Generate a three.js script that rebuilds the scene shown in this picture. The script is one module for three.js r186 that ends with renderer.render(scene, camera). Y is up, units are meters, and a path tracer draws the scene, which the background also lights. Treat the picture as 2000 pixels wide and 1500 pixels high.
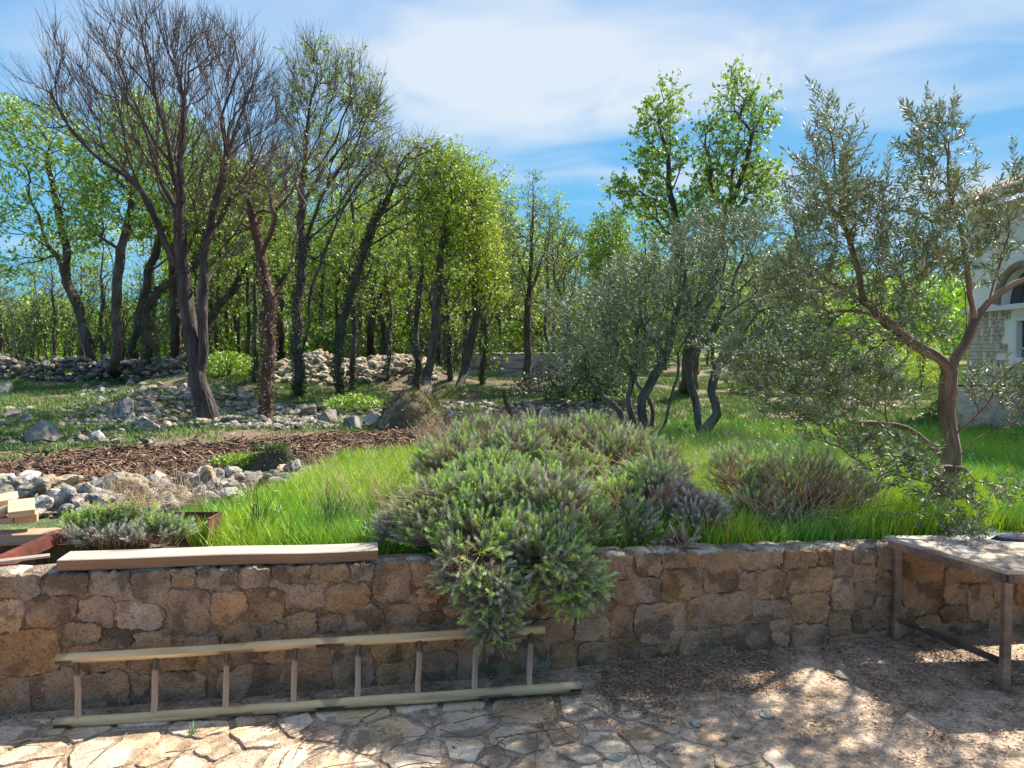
import * as THREE from 'three';
import { mergeGeometries, mergeVertices, toCreasedNormals } from 'three/addons/utils/BufferGeometryUtils.js';

// ------------------------------------------------------------------ camera, sky, sun, exposure
const scene = new THREE.Scene();
const F = 1504, PITCH = Math.atan(60 / F), EYE = 1.75;
const camera = new THREE.PerspectiveCamera(2 * Math.atan(750 / F) * 180 / Math.PI, 4 / 3, 0.05, 900);
camera.position.set(0, EYE, 0);
camera.rotation.x = -PITCH;
scene.add(camera);
const EXPO = 2.25;
const renderer = new THREE.WebGLRenderer({ antialias: true });
renderer.setSize(1024, 768);
renderer.toneMapping = THREE.LinearToneMapping;
renderer.toneMappingExposure = EXPO;
renderer.shadowMap.enabled = true;
const SUN = new THREE.Vector3(0.80, 1, -0.60).normalize();
const sun = new THREE.DirectionalLight(new THREE.Color(1, 0.93, 0.8), 5);
sun.position.copy(SUN).multiplyScalar(40);
sun.castShadow = true;
sun.shadow.camera.left = sun.shadow.camera.bottom = -30; sun.shadow.camera.right = sun.shadow.camera.top = 30;
sun.shadow.camera.far = 120; sun.shadow.mapSize.set(4096, 4096);
scene.add(sun, sun.target);

// ------------------------------------------------------------------ random numbers and noise
let seed = 12345;
function rnd() { seed = (seed + 0x6D2B79F5) | 0; let t = Math.imul(seed ^ (seed >>> 15), 1 | seed); t = (t + Math.imul(t ^ (t >>> 7), 61 | t)) ^ t; return ((t ^ (t >>> 14)) >>> 0) / 4294967296; }
const rr = (a, b) => a + (b - a) * rnd();
const reseed = s => { seed = s; };
const clamp = (x, a = 0, b = 1) => Math.min(b, Math.max(a, x));
const sstep = (a, b, x) => { const t = clamp((x - a) / (b - a)); return t * t * (3 - 2 * t); };
const lerp = (a, b, t) => a + (b - a) * t;
function hash(x, y, z) { let h = Math.imul(x, 374761393) ^ Math.imul(y, 668265263) ^ Math.imul(z, 2147483647 - 58293); h = Math.imul(h ^ (h >>> 13), 1274126177); return ((h ^ (h >>> 16)) >>> 0) / 4294967296; }
function noise(x, y = 0, z = 0, per = 0) {
  const X = Math.floor(x), Y = Math.floor(y), Z = Math.floor(z); let u = x - X, v = y - Y, w = z - Z;
  u = u * u * (3 - 2 * u); v = v * v * (3 - 2 * v); w = w * w * (3 - 2 * w);
  const [pu, pv] = Array.isArray(per) ? per : [per, per], m = pu ? (a => ((a % pu) + pu) % pu) : (a => a), m2 = pv ? (a => ((a % pv) + pv) % pv) : (a => a);
  const h = (i, j, k) => hash(m(X + i), m2(Y + j), Z + k);
  const a = lerp(lerp(h(0, 0, 0), h(1, 0, 0), u), lerp(h(0, 1, 0), h(1, 1, 0), u), v);
  if (w === 0) return a;
  return lerp(a, lerp(lerp(h(0, 0, 1), h(1, 0, 1), u), lerp(h(0, 1, 1), h(1, 1, 1), u), v), w);
}
function fbm(x, y, z = 0, o = 4, per = 0) { let s = 0, a = 0.5, t = 0; for (let i = 0; i < o; i++) { s += a * noise(x, y, z + i * 17, per); t += a; x *= 2; y *= 2; z *= 2; per = Array.isArray(per) ? [per[0] * 2, per[1] * 2] : per * 2; a *= 0.5; } return s / t; }

// ------------------------------------------------------------------ sky: blue spring sky with thin high cloud
{
  const w = 2048, h = 1024, d = new Float32Array(w * h * 4);
  const dirOf = (px, py) => { const x = (px - 1000) / F, y = (750 - py) / F, c = Math.cos(PITCH), s = Math.sin(PITCH); const v = new THREE.Vector3(x, y * c - s, -c - y * s); return v.normalize(); };
  // soft banks of cirrus: direction, half sizes in radians, tilt, strength
  const banks = [[1080, 60, .26, .10, -.1, .95], [960, 150, .14, .05, .1, .55], [1330, 110, .30, .09, .15, .55], [1250, 200, .14, .035, -.2, .3], [1850, 260, .22, .12, -.5, .75], [1600, 150, .3, .08, .2, .35], [60, 150, .3, .05, .35, .2], [150, 380, .4, .1, .1, .2], [1500, 330, .25, .04, .0, .15]].map(([px, py, a, b, t, k]) => { const v = dirOf(px, py); return [Math.atan2(v.x, -v.z), Math.asin(v.y), a, b, t, k]; });
  const trail = [dirOf(1250, 110), dirOf(1175, 215)].map(v => [Math.atan2(v.x, -v.z), Math.asin(v.y)]);
  for (let j = 0; j < h; j++) {
    const el = ((j + 0.5) / h - 0.5) * Math.PI, ey = Math.max(0, Math.sin(el));
    for (let i = 0; i < w; i++) {
      const lon = ((i + 0.5) / w - 0.5) * 2 * Math.PI, cx = Math.cos(lon) * Math.cos(el), cz = Math.sin(lon) * Math.cos(el);
      const az = Math.atan2(cx, -cz);
      // clear sky: deeper overhead, paler towards the horizon
      if (el < -0.06) { const o = (j * w + i) * 4; d[o] = .27 / EXPO; d[o + 1] = .45 / EXPO; d[o + 2] = .6 / EXPO; d[o + 3] = 1; continue; }
      const t = Math.pow(1 - ey, 1.7);
      let r = lerp(0.045, 0.24, t), g = lerp(0.25, 0.68, t), b = lerp(0.80, 1.0, t);
      // cloud sheet in a plane high overhead
      const q = 1 / (ey + 0.12), X = cx * q, Z = cz * q;
      const warp = fbm(X * 1.3 + 7, Z * 1.3 + 3, 5, 3) - 0.5;
      const st = fbm(X * 1.1 + warp * 2.2 + 11, Z * 1.7 + warp * 2.6 + 4, 2, 6);
      let c = sstep(0.44, 0.84, st) * 0.34 * (.25 + .75 * sstep(.16, .42, ey));
      let k = 0;
      for (const [a0, e0, sa, sb, tl, kk] of banks) {
        let da = az - a0; if (da > Math.PI) da -= 2 * Math.PI; if (da < -Math.PI) da += 2 * Math.PI;
        const de = el - e0, u = (da * Math.cos(tl) + de * Math.sin(tl)) / sa, v = (-da * Math.sin(tl) + de * Math.cos(tl)) / sb;
        k += kk * Math.exp(-(u * u + v * v) * 0.9);
      }
      const wis = fbm(X * 1.6 - Z * .9 + warp * 1.5 + 31, (X * .6 + Z * 1.9) * 1.5 + warp * 2 + 9, 14, 5); c = c * .7 + k * (0.04 + 0.42 * sstep(0.34, 0.74, st + warp * 0.15) + .75 * sstep(.40, .72, wis) * sstep(.3, .6, st));
      { const [a, b2] = trail, ux = b2[0] - a[0], uy = b2[1] - a[1], L = Math.hypot(ux, uy), px = az - a[0], py = el - a[1], s = (px * ux + py * uy) / L, dd = Math.abs(px * uy - py * ux) / L, wd = 0.0022 + 0.004 * clamp(s / L); c += 0.22 * sstep(-0.02, 0.02, s) * sstep(L + 0.02, L - 0.01, s) * Math.exp(-dd * dd / (wd * wd)); }
      c += (.25 + .75 * sstep(.35, .65, st)) * .55 * sstep(.42, .8, ey);   // the sheet thickens overhead, as at the top of the picture
      c = clamp(c) * sstep(-0.02, 0.1, el);
      c = 1 - Math.exp(-1.75 * c);
      r = lerp(r, 0.93, c * 0.92); g = lerp(g, 0.96, c * 0.92); b = lerp(b, 0.98, c * 0.92);
      const o = (j * w + i) * 4; d[o] = r / EXPO; d[o + 1] = g / EXPO; d[o + 2] = b / EXPO; d[o + 3] = 1;
    }
  }
  const sky = new THREE.DataTexture(d, w, h, THREE.RGBAFormat, THREE.FloatType);
  sky.mapping = THREE.EquirectangularReflectionMapping; sky.magFilter = THREE.LinearFilter; sky.minFilter = THREE.LinearFilter; sky.needsUpdate = true;
  scene.background = sky; scene.environment = sky;
}

// ------------------------------------------------------------------ helpers: naming, tagging, places
const taken = {};
function numbered(n) { const k = taken[n] || 0; taken[n] = k + 1; return k ? `${n}_${String(k).padStart(3, '0')}` : n; }
function shade(o) { o.castShadow = o.receiveShadow = true; return o; }
function tag(o, label, category, group) { o.userData = { label, category }; if (group) o.userData.group = group; return o; }
function thing(name, label, category, pos, group) { const o = new THREE.Group(); o.name = numbered(name); o.position.copy(pos); scene.add(o); return tag(o, label, category, group); }
function part(name, geo, mat, parent, label) { const m = shade(new THREE.Mesh(geo, mat)); m.name = numbered(name); parent.add(m); if (label) m.userData.label = label; return m; }
function struct(name, geo, mat) { const m = part(name, geo, mat, scene); m.userData.kind = 'structure'; return m; }
const V = (x, y, z) => new THREE.Vector3(x, y, z);
// a picture point of the photograph at a chosen distance: where in the place it lies
const ray = (px, py) => { const x = (px - 1000) / F, y = (750 - py) / F, c = Math.cos(PITCH), s = Math.sin(PITCH); return V(x, y * c - s, -c - y * s); };
const at = (px, py, d) => { const r = ray(px, py); return r.multiplyScalar(d / -r.z).add(V(0, EYE, 0)); };
// wall frame: s along the retaining wall, n behind it
const WA = V(-2.343, 0, -3.643), WT = V(0.9834, 0, -0.1815), WB = V(-0.1815, 0, -0.9834);
const wallPt = (s, n, y = 0) => V(WA.x + WT.x * s + WB.x * n, y, WA.z + WT.z * s + WB.z * n);
const sOf = (x, z) => (x - WA.x) * WT.x + (z - WA.z) * WT.z, nOf = (x, z) => (x - WA.x) * WB.x + (z - WA.z) * WB.z;
const wallTop = s => lerp(0.685, 0.60, clamp(s / 5));
const onWall = (px, py) => { const r = ray(px, py), t = (WA.x * WB.x + WA.z * WB.z) / (r.x * WB.x + r.z * WB.z); const p = r.multiplyScalar(t); return [sOf(p.x, p.z), p.y + EYE]; };
// the upper ground
const bumps = []; // [x, z, rx, rz, height]
function H(x, z) {
  const d = -z;
  let h = 0.6 + 0.0475 * (sstep(8, 11, d) * (d - 9.5)) ; if (d > 25) h = 0.6 + 0.0475 * 15.5 + (d - 25) * 0.004; 
  if (d < 8) h = 0.6;
  h += 0.05 * (fbm(x * 0.35, z * 0.35, 3, 3) - 0.5) * sstep(4.6, 8, d) * 2 + 0.03 * (noise(x * 1.7, z * 1.7) - 0.5);
  for (const [bx, bz, rx, rz, k] of bumps) { const u = (x - bx) / rx, v = (z - bz) / rz, q = u * u + v * v; if (q < 4) h += k * Math.exp(-q * 1.4) * (0.75 + 0.5 * noise(x * 1.3, z * 1.3, 9)); }
  return h;
}
function G(px, py) { const r = ray(px, py); let t = 4; for (let i = 0; i < 3000; i++) { const p = r.clone().multiplyScalar(t); if (p.y + EYE < H(p.x, p.z)) break; t += 0.02; if (t > 70) break; } const p = r.clone().multiplyScalar(t); return V(p.x, H(p.x, p.z), p.z); }
const g0 = (px, py) => { const p = G(px, py); return [p.x, p.z]; };
{ // heaps of stone in the field
  const add = (px, d, rx, rz, k) => bumps.push([(px - 1000) / F * d, -d, rx, rz, k]);
  add(330, 12.8, 1.1, 0.9, 0.30); add(250, 12.2, .8, .7, .18); add(440, 13, .8, .6, .16); add(400, 15.5, 1.6, 1.0, .45);
  add(690, 18.2, 2.6, 1.0, .42); add(780, 18.5, 1.2, .9, .3); add(560, 18.5, 1.8, 1, .3);
  add(660, 13, 1.3, .7, .22); add(810, 12.6, .5, .45, .28); add(900, 15.5, 1.2, .5, .2);
  add(1100, 13.5, 1.6, .6, .2);
}
function inPoly(x, z, P) { let c = false; for (let i = 0, j = P.length - 1; i < P.length; j = i++) { const [xi, zi] = P[i], [xj, zj] = P[j]; if ((zi > z) !== (zj > z) && x < (xj - xi) * (z - zi) / (zj - zi) + xi) c = !c; } return c; }

// ------------------------------------------------------------------ geometry collector
class MB {
  constructor(color) { this.p = []; this.n = []; this.u = []; this.c = color ? [] : null; this.i = []; this.k = 0; }
  v(x, y, z, nx, ny, nz, u, w, col) { this.p.push(x, y, z); this.n.push(nx, ny, nz); this.u.push(u, w); if (this.c) this.c.push(col[0], col[1], col[2]); return this.k++; }
  tube(P, R, sides, col, cap = false) {
    let ax = V(0, 0, 0), t = V(0, 0, 0), b = V(0, 0, 0), len = 0, prev = -1;
    for (let i = 0; i < P.length; i++) {
      const a = P[Math.max(0, i - 1)], e = P[Math.min(P.length - 1, i + 1)];
      t.set(e.x - a.x, e.y - a.y, e.z - a.z); if (t.lengthSq() < 1e-12) t.set(0, 1, 0); t.normalize();
      if (i === 0) { ax.set(Math.abs(t.x) < 0.8 ? 1 : 0, 0, Math.abs(t.x) < 0.8 ? 0 : 1); }
      ax.addScaledVector(t, -ax.dot(t)).normalize(); b.crossVectors(t, ax);
      if (i) len += P[i].distanceTo(P[i - 1]);
      const base = this.k;
      for (let s = 0; s <= sides; s++) {
        const an = s / sides * Math.PI * 2, cs = Math.cos(an), sn = Math.sin(an), nx = ax.x * cs + b.x * sn, ny = ax.y * cs + b.y * sn, nz = ax.z * cs + b.z * sn, r = R[i];
        this.v(P[i].x + nx * r, P[i].y + ny * r, P[i].z + nz * r, nx, ny, nz, s / sides * Math.max(0.1, Math.round(R[0] * 60) / 10), len, col);
      }
      if (prev >= 0) for (let s = 0; s < sides; s++) { const q = prev + s, w = base + s; this.i.push(q, q + 1, w, w, q + 1, w + 1); }
      prev = base;
      if (cap && (i === 0 || i === P.length - 1)) { const f = i ? 1 : -1, m = this.v(P[i].x, P[i].y, P[i].z, t.x * f, t.y * f, t.z * f, 0, 0, col), o = this.k; for (let s = 0; s <= sides; s++) { const q = base + s; this.v(this.p[q * 3], this.p[q * 3 + 1], this.p[q * 3 + 2], t.x * f, t.y * f, t.z * f, 0.05 * Math.cos(s), 0.05 * Math.sin(s), col); } for (let s = 0; s < sides; s++) i ? this.i.push(m, o + s, o + s + 1) : this.i.push(m, o + s + 1, o + s); }
    }
    return this;
  }
  // a small folded leaf: base, two sides, tip
  leaf(p, dir, side, len, wid, fold, col) {
    const mx = p.x + dir.x * len * .45, my = p.y + dir.y * len * .45, mz = p.z + dir.z * len * .45;
    const ux = dir.y * side.z - dir.z * side.y, uy = dir.z * side.x - dir.x * side.z, uz = dir.x * side.y - dir.y * side.x;
    const a = this.v(p.x, p.y, p.z, ux, uy, uz, 0.5, 0, col);
    const l = this.v(mx - side.x * wid + ux * fold, my - side.y * wid + uy * fold, mz - side.z * wid + uz * fold, ux, uy, uz, 0, .5, col);
    const r = this.v(mx + side.x * wid + ux * fold, my + side.y * wid + uy * fold, mz + side.z * wid + uz * fold, ux, uy, uz, 1, .5, col);
    const t = this.v(p.x + dir.x * len, p.y + dir.y * len, p.z + dir.z * len, ux, uy, uz, .5, 1, col);
    this.i.push(a, t, l, a, r, t);
  }
  geo(normals = true) {
    const g = new THREE.BufferGeometry();
    g.setAttribute('position', new THREE.Float32BufferAttribute(this.p, 3));
    if (normals) g.setAttribute('normal', new THREE.Float32BufferAttribute(this.n, 3));
    g.setAttribute('uv', new THREE.Float32BufferAttribute(this.u, 2));
    if (this.c) g.setAttribute('color', new THREE.Float32BufferAttribute(this.c, 3));
    g.setIndex(this.i);
    return g;
  }
}
const rdir = () => { const z = rr(-1, 1), a = rr(0, 6.2832), r = Math.sqrt(1 - z * z); return V(r * Math.cos(a), z, r * Math.sin(a)); };
const perp = d => { const s = rdir(); return s.addScaledVector(d, -s.dot(d)).normalize(); };

// ------------------------------------------------------------------ textures and materials
function tex(size, fn, { srgb = false, rep = 1 } = {}) {
  const d = new Uint8Array(size * size * 4);
  for (let j = 0; j < size; j++) for (let i = 0; i < size; i++) { const c = fn(i / size, j / size), o = (j * size + i) * 4; d[o] = clamp(c[0]) * 255; d[o + 1] = clamp(c[1]) * 255; d[o + 2] = clamp(c[2]) * 255; d[o + 3] = 255; }
  const t = new THREE.DataTexture(d, size, size, THREE.RGBAFormat); t.wrapS = t.wrapT = THREE.RepeatWrapping; t.magFilter = THREE.LinearFilter; t.minFilter = THREE.LinearMipmapLinearFilter; t.generateMipmaps = true; t.colorSpace = srgb ? THREE.SRGBColorSpace : THREE.NoColorSpace; t.repeat.set(rep, rep); t.needsUpdate = true; return t;
}
const grey = f => (u, v) => { const k = f(u, v); return [k, k, k]; };
// weathered stone: blotches, lichen, pits
const stoneH = (u, v) => 0.55 * fbm(u * 6, v * 6, 1, 5, 6) + 0.3 * fbm(u * 24, v * 24, 4, 3, 24) + 0.15 * noise(u * 90, v * 90, 2, 90);
const stoneTex = tex(1024, (u, v) => {
  const h = stoneH(u, v), bl = fbm(u * 5 + 3, v * 5, 21, 5, 5), li = sstep(0.57, 0.66, fbm(u * 14, v * 14, 33, 5, 14)), pit = sstep(0.26, 0.14, noise(u * 90, v * 90, 8, 90)) * .6, or = sstep(0.5, 0.7, fbm(u * 4, v * 4, 41, 4, 4)), dk = sstep(0.5, 0.64, fbm(u * 9, v * 9, 55, 5, 9));
  let k = 0.5 + 0.9 * (h - 0.25) + 0.55 * (bl - 0.5); k *= 1 - 0.4 * pit;
  let c = [k, k * lerp(1, .88, or), k * lerp(1, .68, or)];
  c = c.map((x, i) => lerp(x, [.26, .245, .235][i] * (0.6 + h * .8), dk * .72));
  const sp = .16 * (noise(u * 200, v * 200, 3, 200) - .5);
  return c.map((x, i) => lerp(x, [.88, .82, .73][i] * (0.7 + h * .5), li * .32) + sp);
}, { rep: 1.3 });
const stoneBump = tex(768, grey((u, v) => stoneH(u, v) - 0.2 * sstep(0.24, 0.12, noise(u * 110, v * 110, 8, 110)) + .15 * noise(u * 200, v * 200, 3, 200)), { rep: 1.3 });
const soilTex = tex(768, (u, v) => { const a = fbm(u * 10, v * 10, 3, 5, 10), b = noise(u * 140, v * 140, 7, 140), c = noise(u * 64, v * 64, 9, 64); const k = 0.45 + 0.7 * (a - .3) + 0.35 * (b - .5) + .3 * (c - .5); return [k, k * .97, k * .93]; });
const soilBump = tex(512, grey((u, v) => .5 * fbm(u * 14, v * 14, 3, 4, 14) + .3 * noise(u * 64, v * 64, 9, 64) + .25 * noise(u * 140, v * 140, 7, 140)));
const barkTex = tex(512, (u, v) => { const r = Math.abs(fbm(u * 10, v * 3, 2, 4, 0) - .5) * 3, b = fbm(u * 4, v * 4, 7, 4, 4); const k = .35 + .55 * clamp(r * 1.2) + .4 * (b - .5); return [k, k, k]; });
const barkBump = tex(512, grey((u, v) => clamp(Math.abs(fbm(u * 10, v * 3, 2, 4, 0) - .5) * 3.4)));
const woodTex = tex(512, (u, v) => { const g = fbm(u * 3, v * 40, 2, 4, [3, 40]), f = noise(u * 5, v * 160, 4, [5, 160]), kn = sstep(.72, .8, noise(u * 6, v * 10, 9, [6, 10])); const ck = sstep(.68, .78, noise(u * 3, v * 70, 13, [3, 70])); const k = .55 + .8 * (g - .45) + .4 * (f - .5) - .3 * kn - .28 * ck; return [k, k * .95, k * .9]; });
const woodSoft = tex(512, (u, v) => { const g = fbm(u * 2, v * 14, 5, 4, [2, 14]), f = fbm(u * 6, v * 90, 8, 2, [6, 90]), b = fbm(u * 4, v * 4, 17, 4, 4), kn = sstep(.76, .86, noise(u * 5, v * 7, 9, [5, 7])); const k = .72 + .22 * (g - .5) + .2 * (f - .5) + .25 * (b - .5) - .25 * kn; return [k, k * .97, k * .94]; });
const woodBump = tex(512, grey((u, v) => .6 * fbm(u * 3, v * 40, 2, 4, [3, 40]) + .4 * noise(u * 5, v * 160, 4, [5, 160]) - .3 * sstep(.68, .78, noise(u * 3, v * 70, 13, [3, 70])) + .2));
const rustTex = tex(512, (u, v) => { const a = fbm(u * 6, v * 6, 3, 5, 6), b = noise(u * 60, v * 60, 2, 60); const k = .5 + .8 * (a - .45) + .25 * (b - .5); return [k, k * .92, k * .86]; });
const std = (rgb, o = {}) => new THREE.MeshStandardMaterial(Object.assign({ color: new THREE.Color().setRGB(...rgb), roughness: 0.9 }, o));
const sm = (rgb, o = {}) => std(rgb, Object.assign({ map: stoneTex, bumpMap: stoneBump, bumpScale: 0.026, roughness: .95 }, o));
const leafMat = (o = {}) => new THREE.MeshPhysicalMaterial(Object.assign({ color: 0xffffff, vertexColors: true, side: THREE.DoubleSide, roughness: 0.62, transmission: 0.46, thickness: 0 }, o));
const M = {
  bark: std([.15, .12, .095], { map: barkTex, bumpMap: barkBump, bumpScale: .02, vertexColors: false }),
  barkPurple: std([.125, .09, .08], { map: barkTex, bumpMap: barkBump, bumpScale: .02 }),
  barkRed: std([.20, .10, .07], { map: barkTex, bumpMap: barkBump, bumpScale: .02 }),
  barkOlive: std([.30, .21, .15], { map: barkTex, bumpMap: barkBump, bumpScale: .015 }),
  barkGrey: std([.20, .18, .155], { map: barkTex, bumpMap: barkBump, bumpScale: .02 }),
  leaf: leafMat({ transmission: .6 }), olive: leafMat({ roughness: .55, transmission: .22 }),
  grass: leafMat({ roughness: .6, transmission: .42 }), shoot: leafMat({ roughness: .8, transmission: .25 }),
  dry: std([.30, .19, .11], { roughness: 1 }),
};
// ------------------------------------------------------------------ upper ground (one sheet to beyond the wood)
const mulchPoly = [[-60, 935], [100, 895], [330, 880], [480, 868], [640, 856], [800, 842], [930, 838], [960, 850], [880, 885], [700, 900], [590, 905], [470, 915], [400, 930], [250, 938], [-60, 960]].map(p => g0(...p));
const lawnPoly = [[425, 1085], [330, 1050], [335, 1035], [480, 1003], [590, 958], [680, 908], [860, 893], [930, 868], [1060, 842], [1200, 838], [1400, 834], [1600, 842], [1800, 850], [2120, 862], [2300, 900], [2300, 1100], [1500, 1100]].map(p => g0(...p));
const pit = [-3.6, -2.1]; // open gap between the front wall and the short wall behind it (x range)
function pitDepth(x, z) { const s = sOf(x, z), n = nOf(x, z); return s < 0.28 && n > 0.17 && n < 0.86 ? 1 : 0; }
{
  const rows = [], us = [];
  for (let n = 0.19; n < 400; n += n < 7 ? 0.055 : n < 14 ? 0.1 : n < 28 ? 0.25 : n * 0.12) rows.push(n);
  for (let i = 0; i <= 240; i++) { const t = i / 120 - 1; us.push(Math.sign(t) * Math.pow(Math.abs(t), 1.25)); }
  const P = [], C = [], U = [], I = [], c = new THREE.Color();
  for (const n of rows) for (const u of us) {
    const s = 2.3 + u * (5.5 + n * 1.15), p = wallPt(s, n); let y = H(p.x, p.z);
    if (pitDepth(p.x, p.z)) y = 0.28;
    P.push(p.x, y, p.z); U.push(p.x / 1.6, p.z / 1.6);
    const a = fbm(p.x * .9, p.z * .9, 2, 4), b = fbm(p.x * 4, p.z * 4, 5, 3), d = -p.z;
    let k = [.17, .125, .08];                                        // bare soil and leaf litter of the wood
    const moss = sstep(.46, .6, a); k = k.map((v, i) => lerp(v, [.10, .16, .035][i], moss * .85));
    if (inPoly(p.x + (b - .5) * .3, p.z + (a - .5) * .5, lawnPoly)) k = [.09, .16, .03];
    if (inPoly(p.x + (b - .5) * .3, p.z + (a - .5) * .5, mulchPoly)) { const m = sstep(.35, .7, b); k = [lerp(.28, .42, m), lerp(.175, .28, m), lerp(.11, .18, m)]; }
    if (d > 15 && d < 24 && a > .5) k = [.17, .13, .08];
    C.push(...k.map(v => v * (0.8 + .4 * b)));
  }
  const W = us.length; for (let j = 0; j + 1 < rows.length; j++) for (let i = 0; i + 1 < W; i++) { const a = j * W + i; I.push(a, a + 1, a + W, a + 1, a + W + 1, a + W); }
  const g = new THREE.BufferGeometry(); g.setAttribute('position', new THREE.Float32BufferAttribute(P, 3)); g.setAttribute('color', new THREE.Float32BufferAttribute(C, 3)); g.setAttribute('uv', new THREE.Float32BufferAttribute(U, 2)); g.setIndex(I); g.computeVertexNormals();
  struct('ground', g, std([1.5, 1.5, 1.5], { vertexColors: true, map: soilTex, bumpMap: soilBump, bumpScale: .03, side: THREE.DoubleSide }));
}

// ------------------------------------------------------------------ patio in front of the wall: earth with crazy paving
const debris = (x, z) => { const s = sOf(x, z), n = nOf(x, z); return clamp(sstep(2.4, 3.6, s + n * .45 + (fbm(x * 2, z * 2, 4, 3) - .5) * 1.2) * .9 + .5 * sstep(-.35, -.05, n) * sstep(2.0, 3.2, s)); };
const patioY = (x, z) => { const s = sOf(x, z), n = nOf(x, z); return 0.001 + 0.009 * (fbm(x * 3, z * 3, 8, 4) - .5) + debris(x, z) * 0.034 + 0.03 * sstep(3.2, 5.2, s) + .02 * sstep(-.25, 0, n); };
const patio = (() => {
  const P = [], U = [], C = [], I = [], xs = [], zs = [];
  for (let x = -60; x <= 60; x += Math.abs(x) < 4.5 ? 0.045 : 1.5) xs.push(x);
  for (let z = -4.9; z <= 40; z += z < -1.5 ? 0.045 : 1.2) zs.push(z);
  for (const z of zs) for (const x of xs) { P.push(x, patioY(x, z), z); U.push(x / 1.3, z / 1.3); const d = debris(x, z), b = fbm(x * 5, z * 5, 2, 4), e = sstep(.4, .6, b); const k = [lerp(.32, .41, e), lerp(.24, .315, e), lerp(.175, .24, e)]; C.push(k[0], k[1], k[2]); }
  const W = xs.length; for (let j = 0; j + 1 < zs.length; j++) for (let i = 0; i + 1 < W; i++) { const a = j * W + i; if (nOf(xs[i], zs[j]) > .15 && nOf(xs[i + 1], zs[j + 1]) > .15) continue; I.push(a, a + W, a + 1, a + 1, a + W, a + W + 1); }
  const g = new THREE.BufferGeometry(); g.setAttribute('position', new THREE.Float32BufferAttribute(P, 3)); g.setAttribute('color', new THREE.Float32BufferAttribute(C, 3)); g.setAttribute('uv', new THREE.Float32BufferAttribute(U, 2)); g.setIndex(I); g.computeVertexNormals();
  return struct('patio', g, std([1.55, 1.5, 1.45], { vertexColors: true, map: soilTex, bumpMap: soilBump, bumpScale: .02 }));
})();
{ // flagstones: each an irregular slab of its own
  reseed(77);
  const seeds = []; let tries = 0;
  while (seeds.length < 290 && tries++ < 9000) { const x = rr(-3.6, 2.9), z = rr(-4.5, -1.9); if (nOf(x, z) > -0.06) continue; const r = rr(.07, .21); if (seeds.every(q => Math.hypot(q.x - x, (q.z - z) * 1.1) > (q.r + r) * .62 + .035)) seeds.push({ x, z, r }); }
  const mats = [[.62, .55, .48], [.66, .60, .54], [.58, .48, .41], [.68, .62, .55], [.54, .47, .42], [.60, .50, .42]].map(c => std(c.map((v, i) => v * [1.28, 1.10, .90][i]), { map: stoneTex, bumpMap: stoneBump, bumpScale: .012 }));
  for (const q of seeds) {
    const N = 30, ring = [];
    for (let k = 0; k < N; k++) {
      const a = k / N * 6.2832, dx = Math.cos(a), dz = Math.sin(a); let t = .62;
      for (const o of seeds) if (o !== q) { const ex = o.x - q.x, ez = o.z - q.z, L = ex * ex + ez * ez, pr = dx * ex + dz * ez; if (pr > 0) { const w = (L + q.r * q.r * .9 - o.r * o.r * .9) / 2 / pr; if (w < t) t = w; } }
      t = Math.min(t, q.r * 3) - .008 - .02 * noise(q.x * 9 + dx * 4, q.z * 9 + dz * 4);
      ring.push([dx * t, dz * t]);
    }
    const top = rr(.009, .013), tilt = [rr(-.01, .01), rr(-.01, .01)], mb = new MB();
    const Y = (x, z) => top + tilt[0] * x + tilt[1] * z + .0025 * (noise((q.x + x) * 9, (q.z + z) * 9) - .5);
    const c = mb.v(0, Y(0, 0), 0, 0, 1, 0, q.x, q.z);
    const layer = (f, dy) => ring.map(([x, z]) => mb.v(x * f, dy === null ? -.03 : Y(x * f, z * f) + dy, z * f, 0, 1, 0, (q.x + x * f), (q.z + z * f) + (dy === null ? .05 : 0)));
    const L1 = layer(.6, .001), L2 = layer(.975, 0), L3 = layer(1, -.003), L4 = layer(1.0, null);
    for (let k = 0; k < N; k++) { const m = (k + 1) % N; mb.i.push(c, L1[m], L1[k]); for (const [A, B] of [[L1, L2], [L2, L3], [L3, L4]]) mb.i.push(A[k], A[m], B[k], B[k], A[m], B[m]); }
    const g = mb.geo(); g.computeVertexNormals();
    const o = part('flagstone', g, mats[Math.floor(rnd() * mats.length)], patio); o.position.set(q.x, patioY(q.x, q.z) * .35, q.z); o.userData.kind = undefined; delete o.userData.kind;
  }
}

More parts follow.
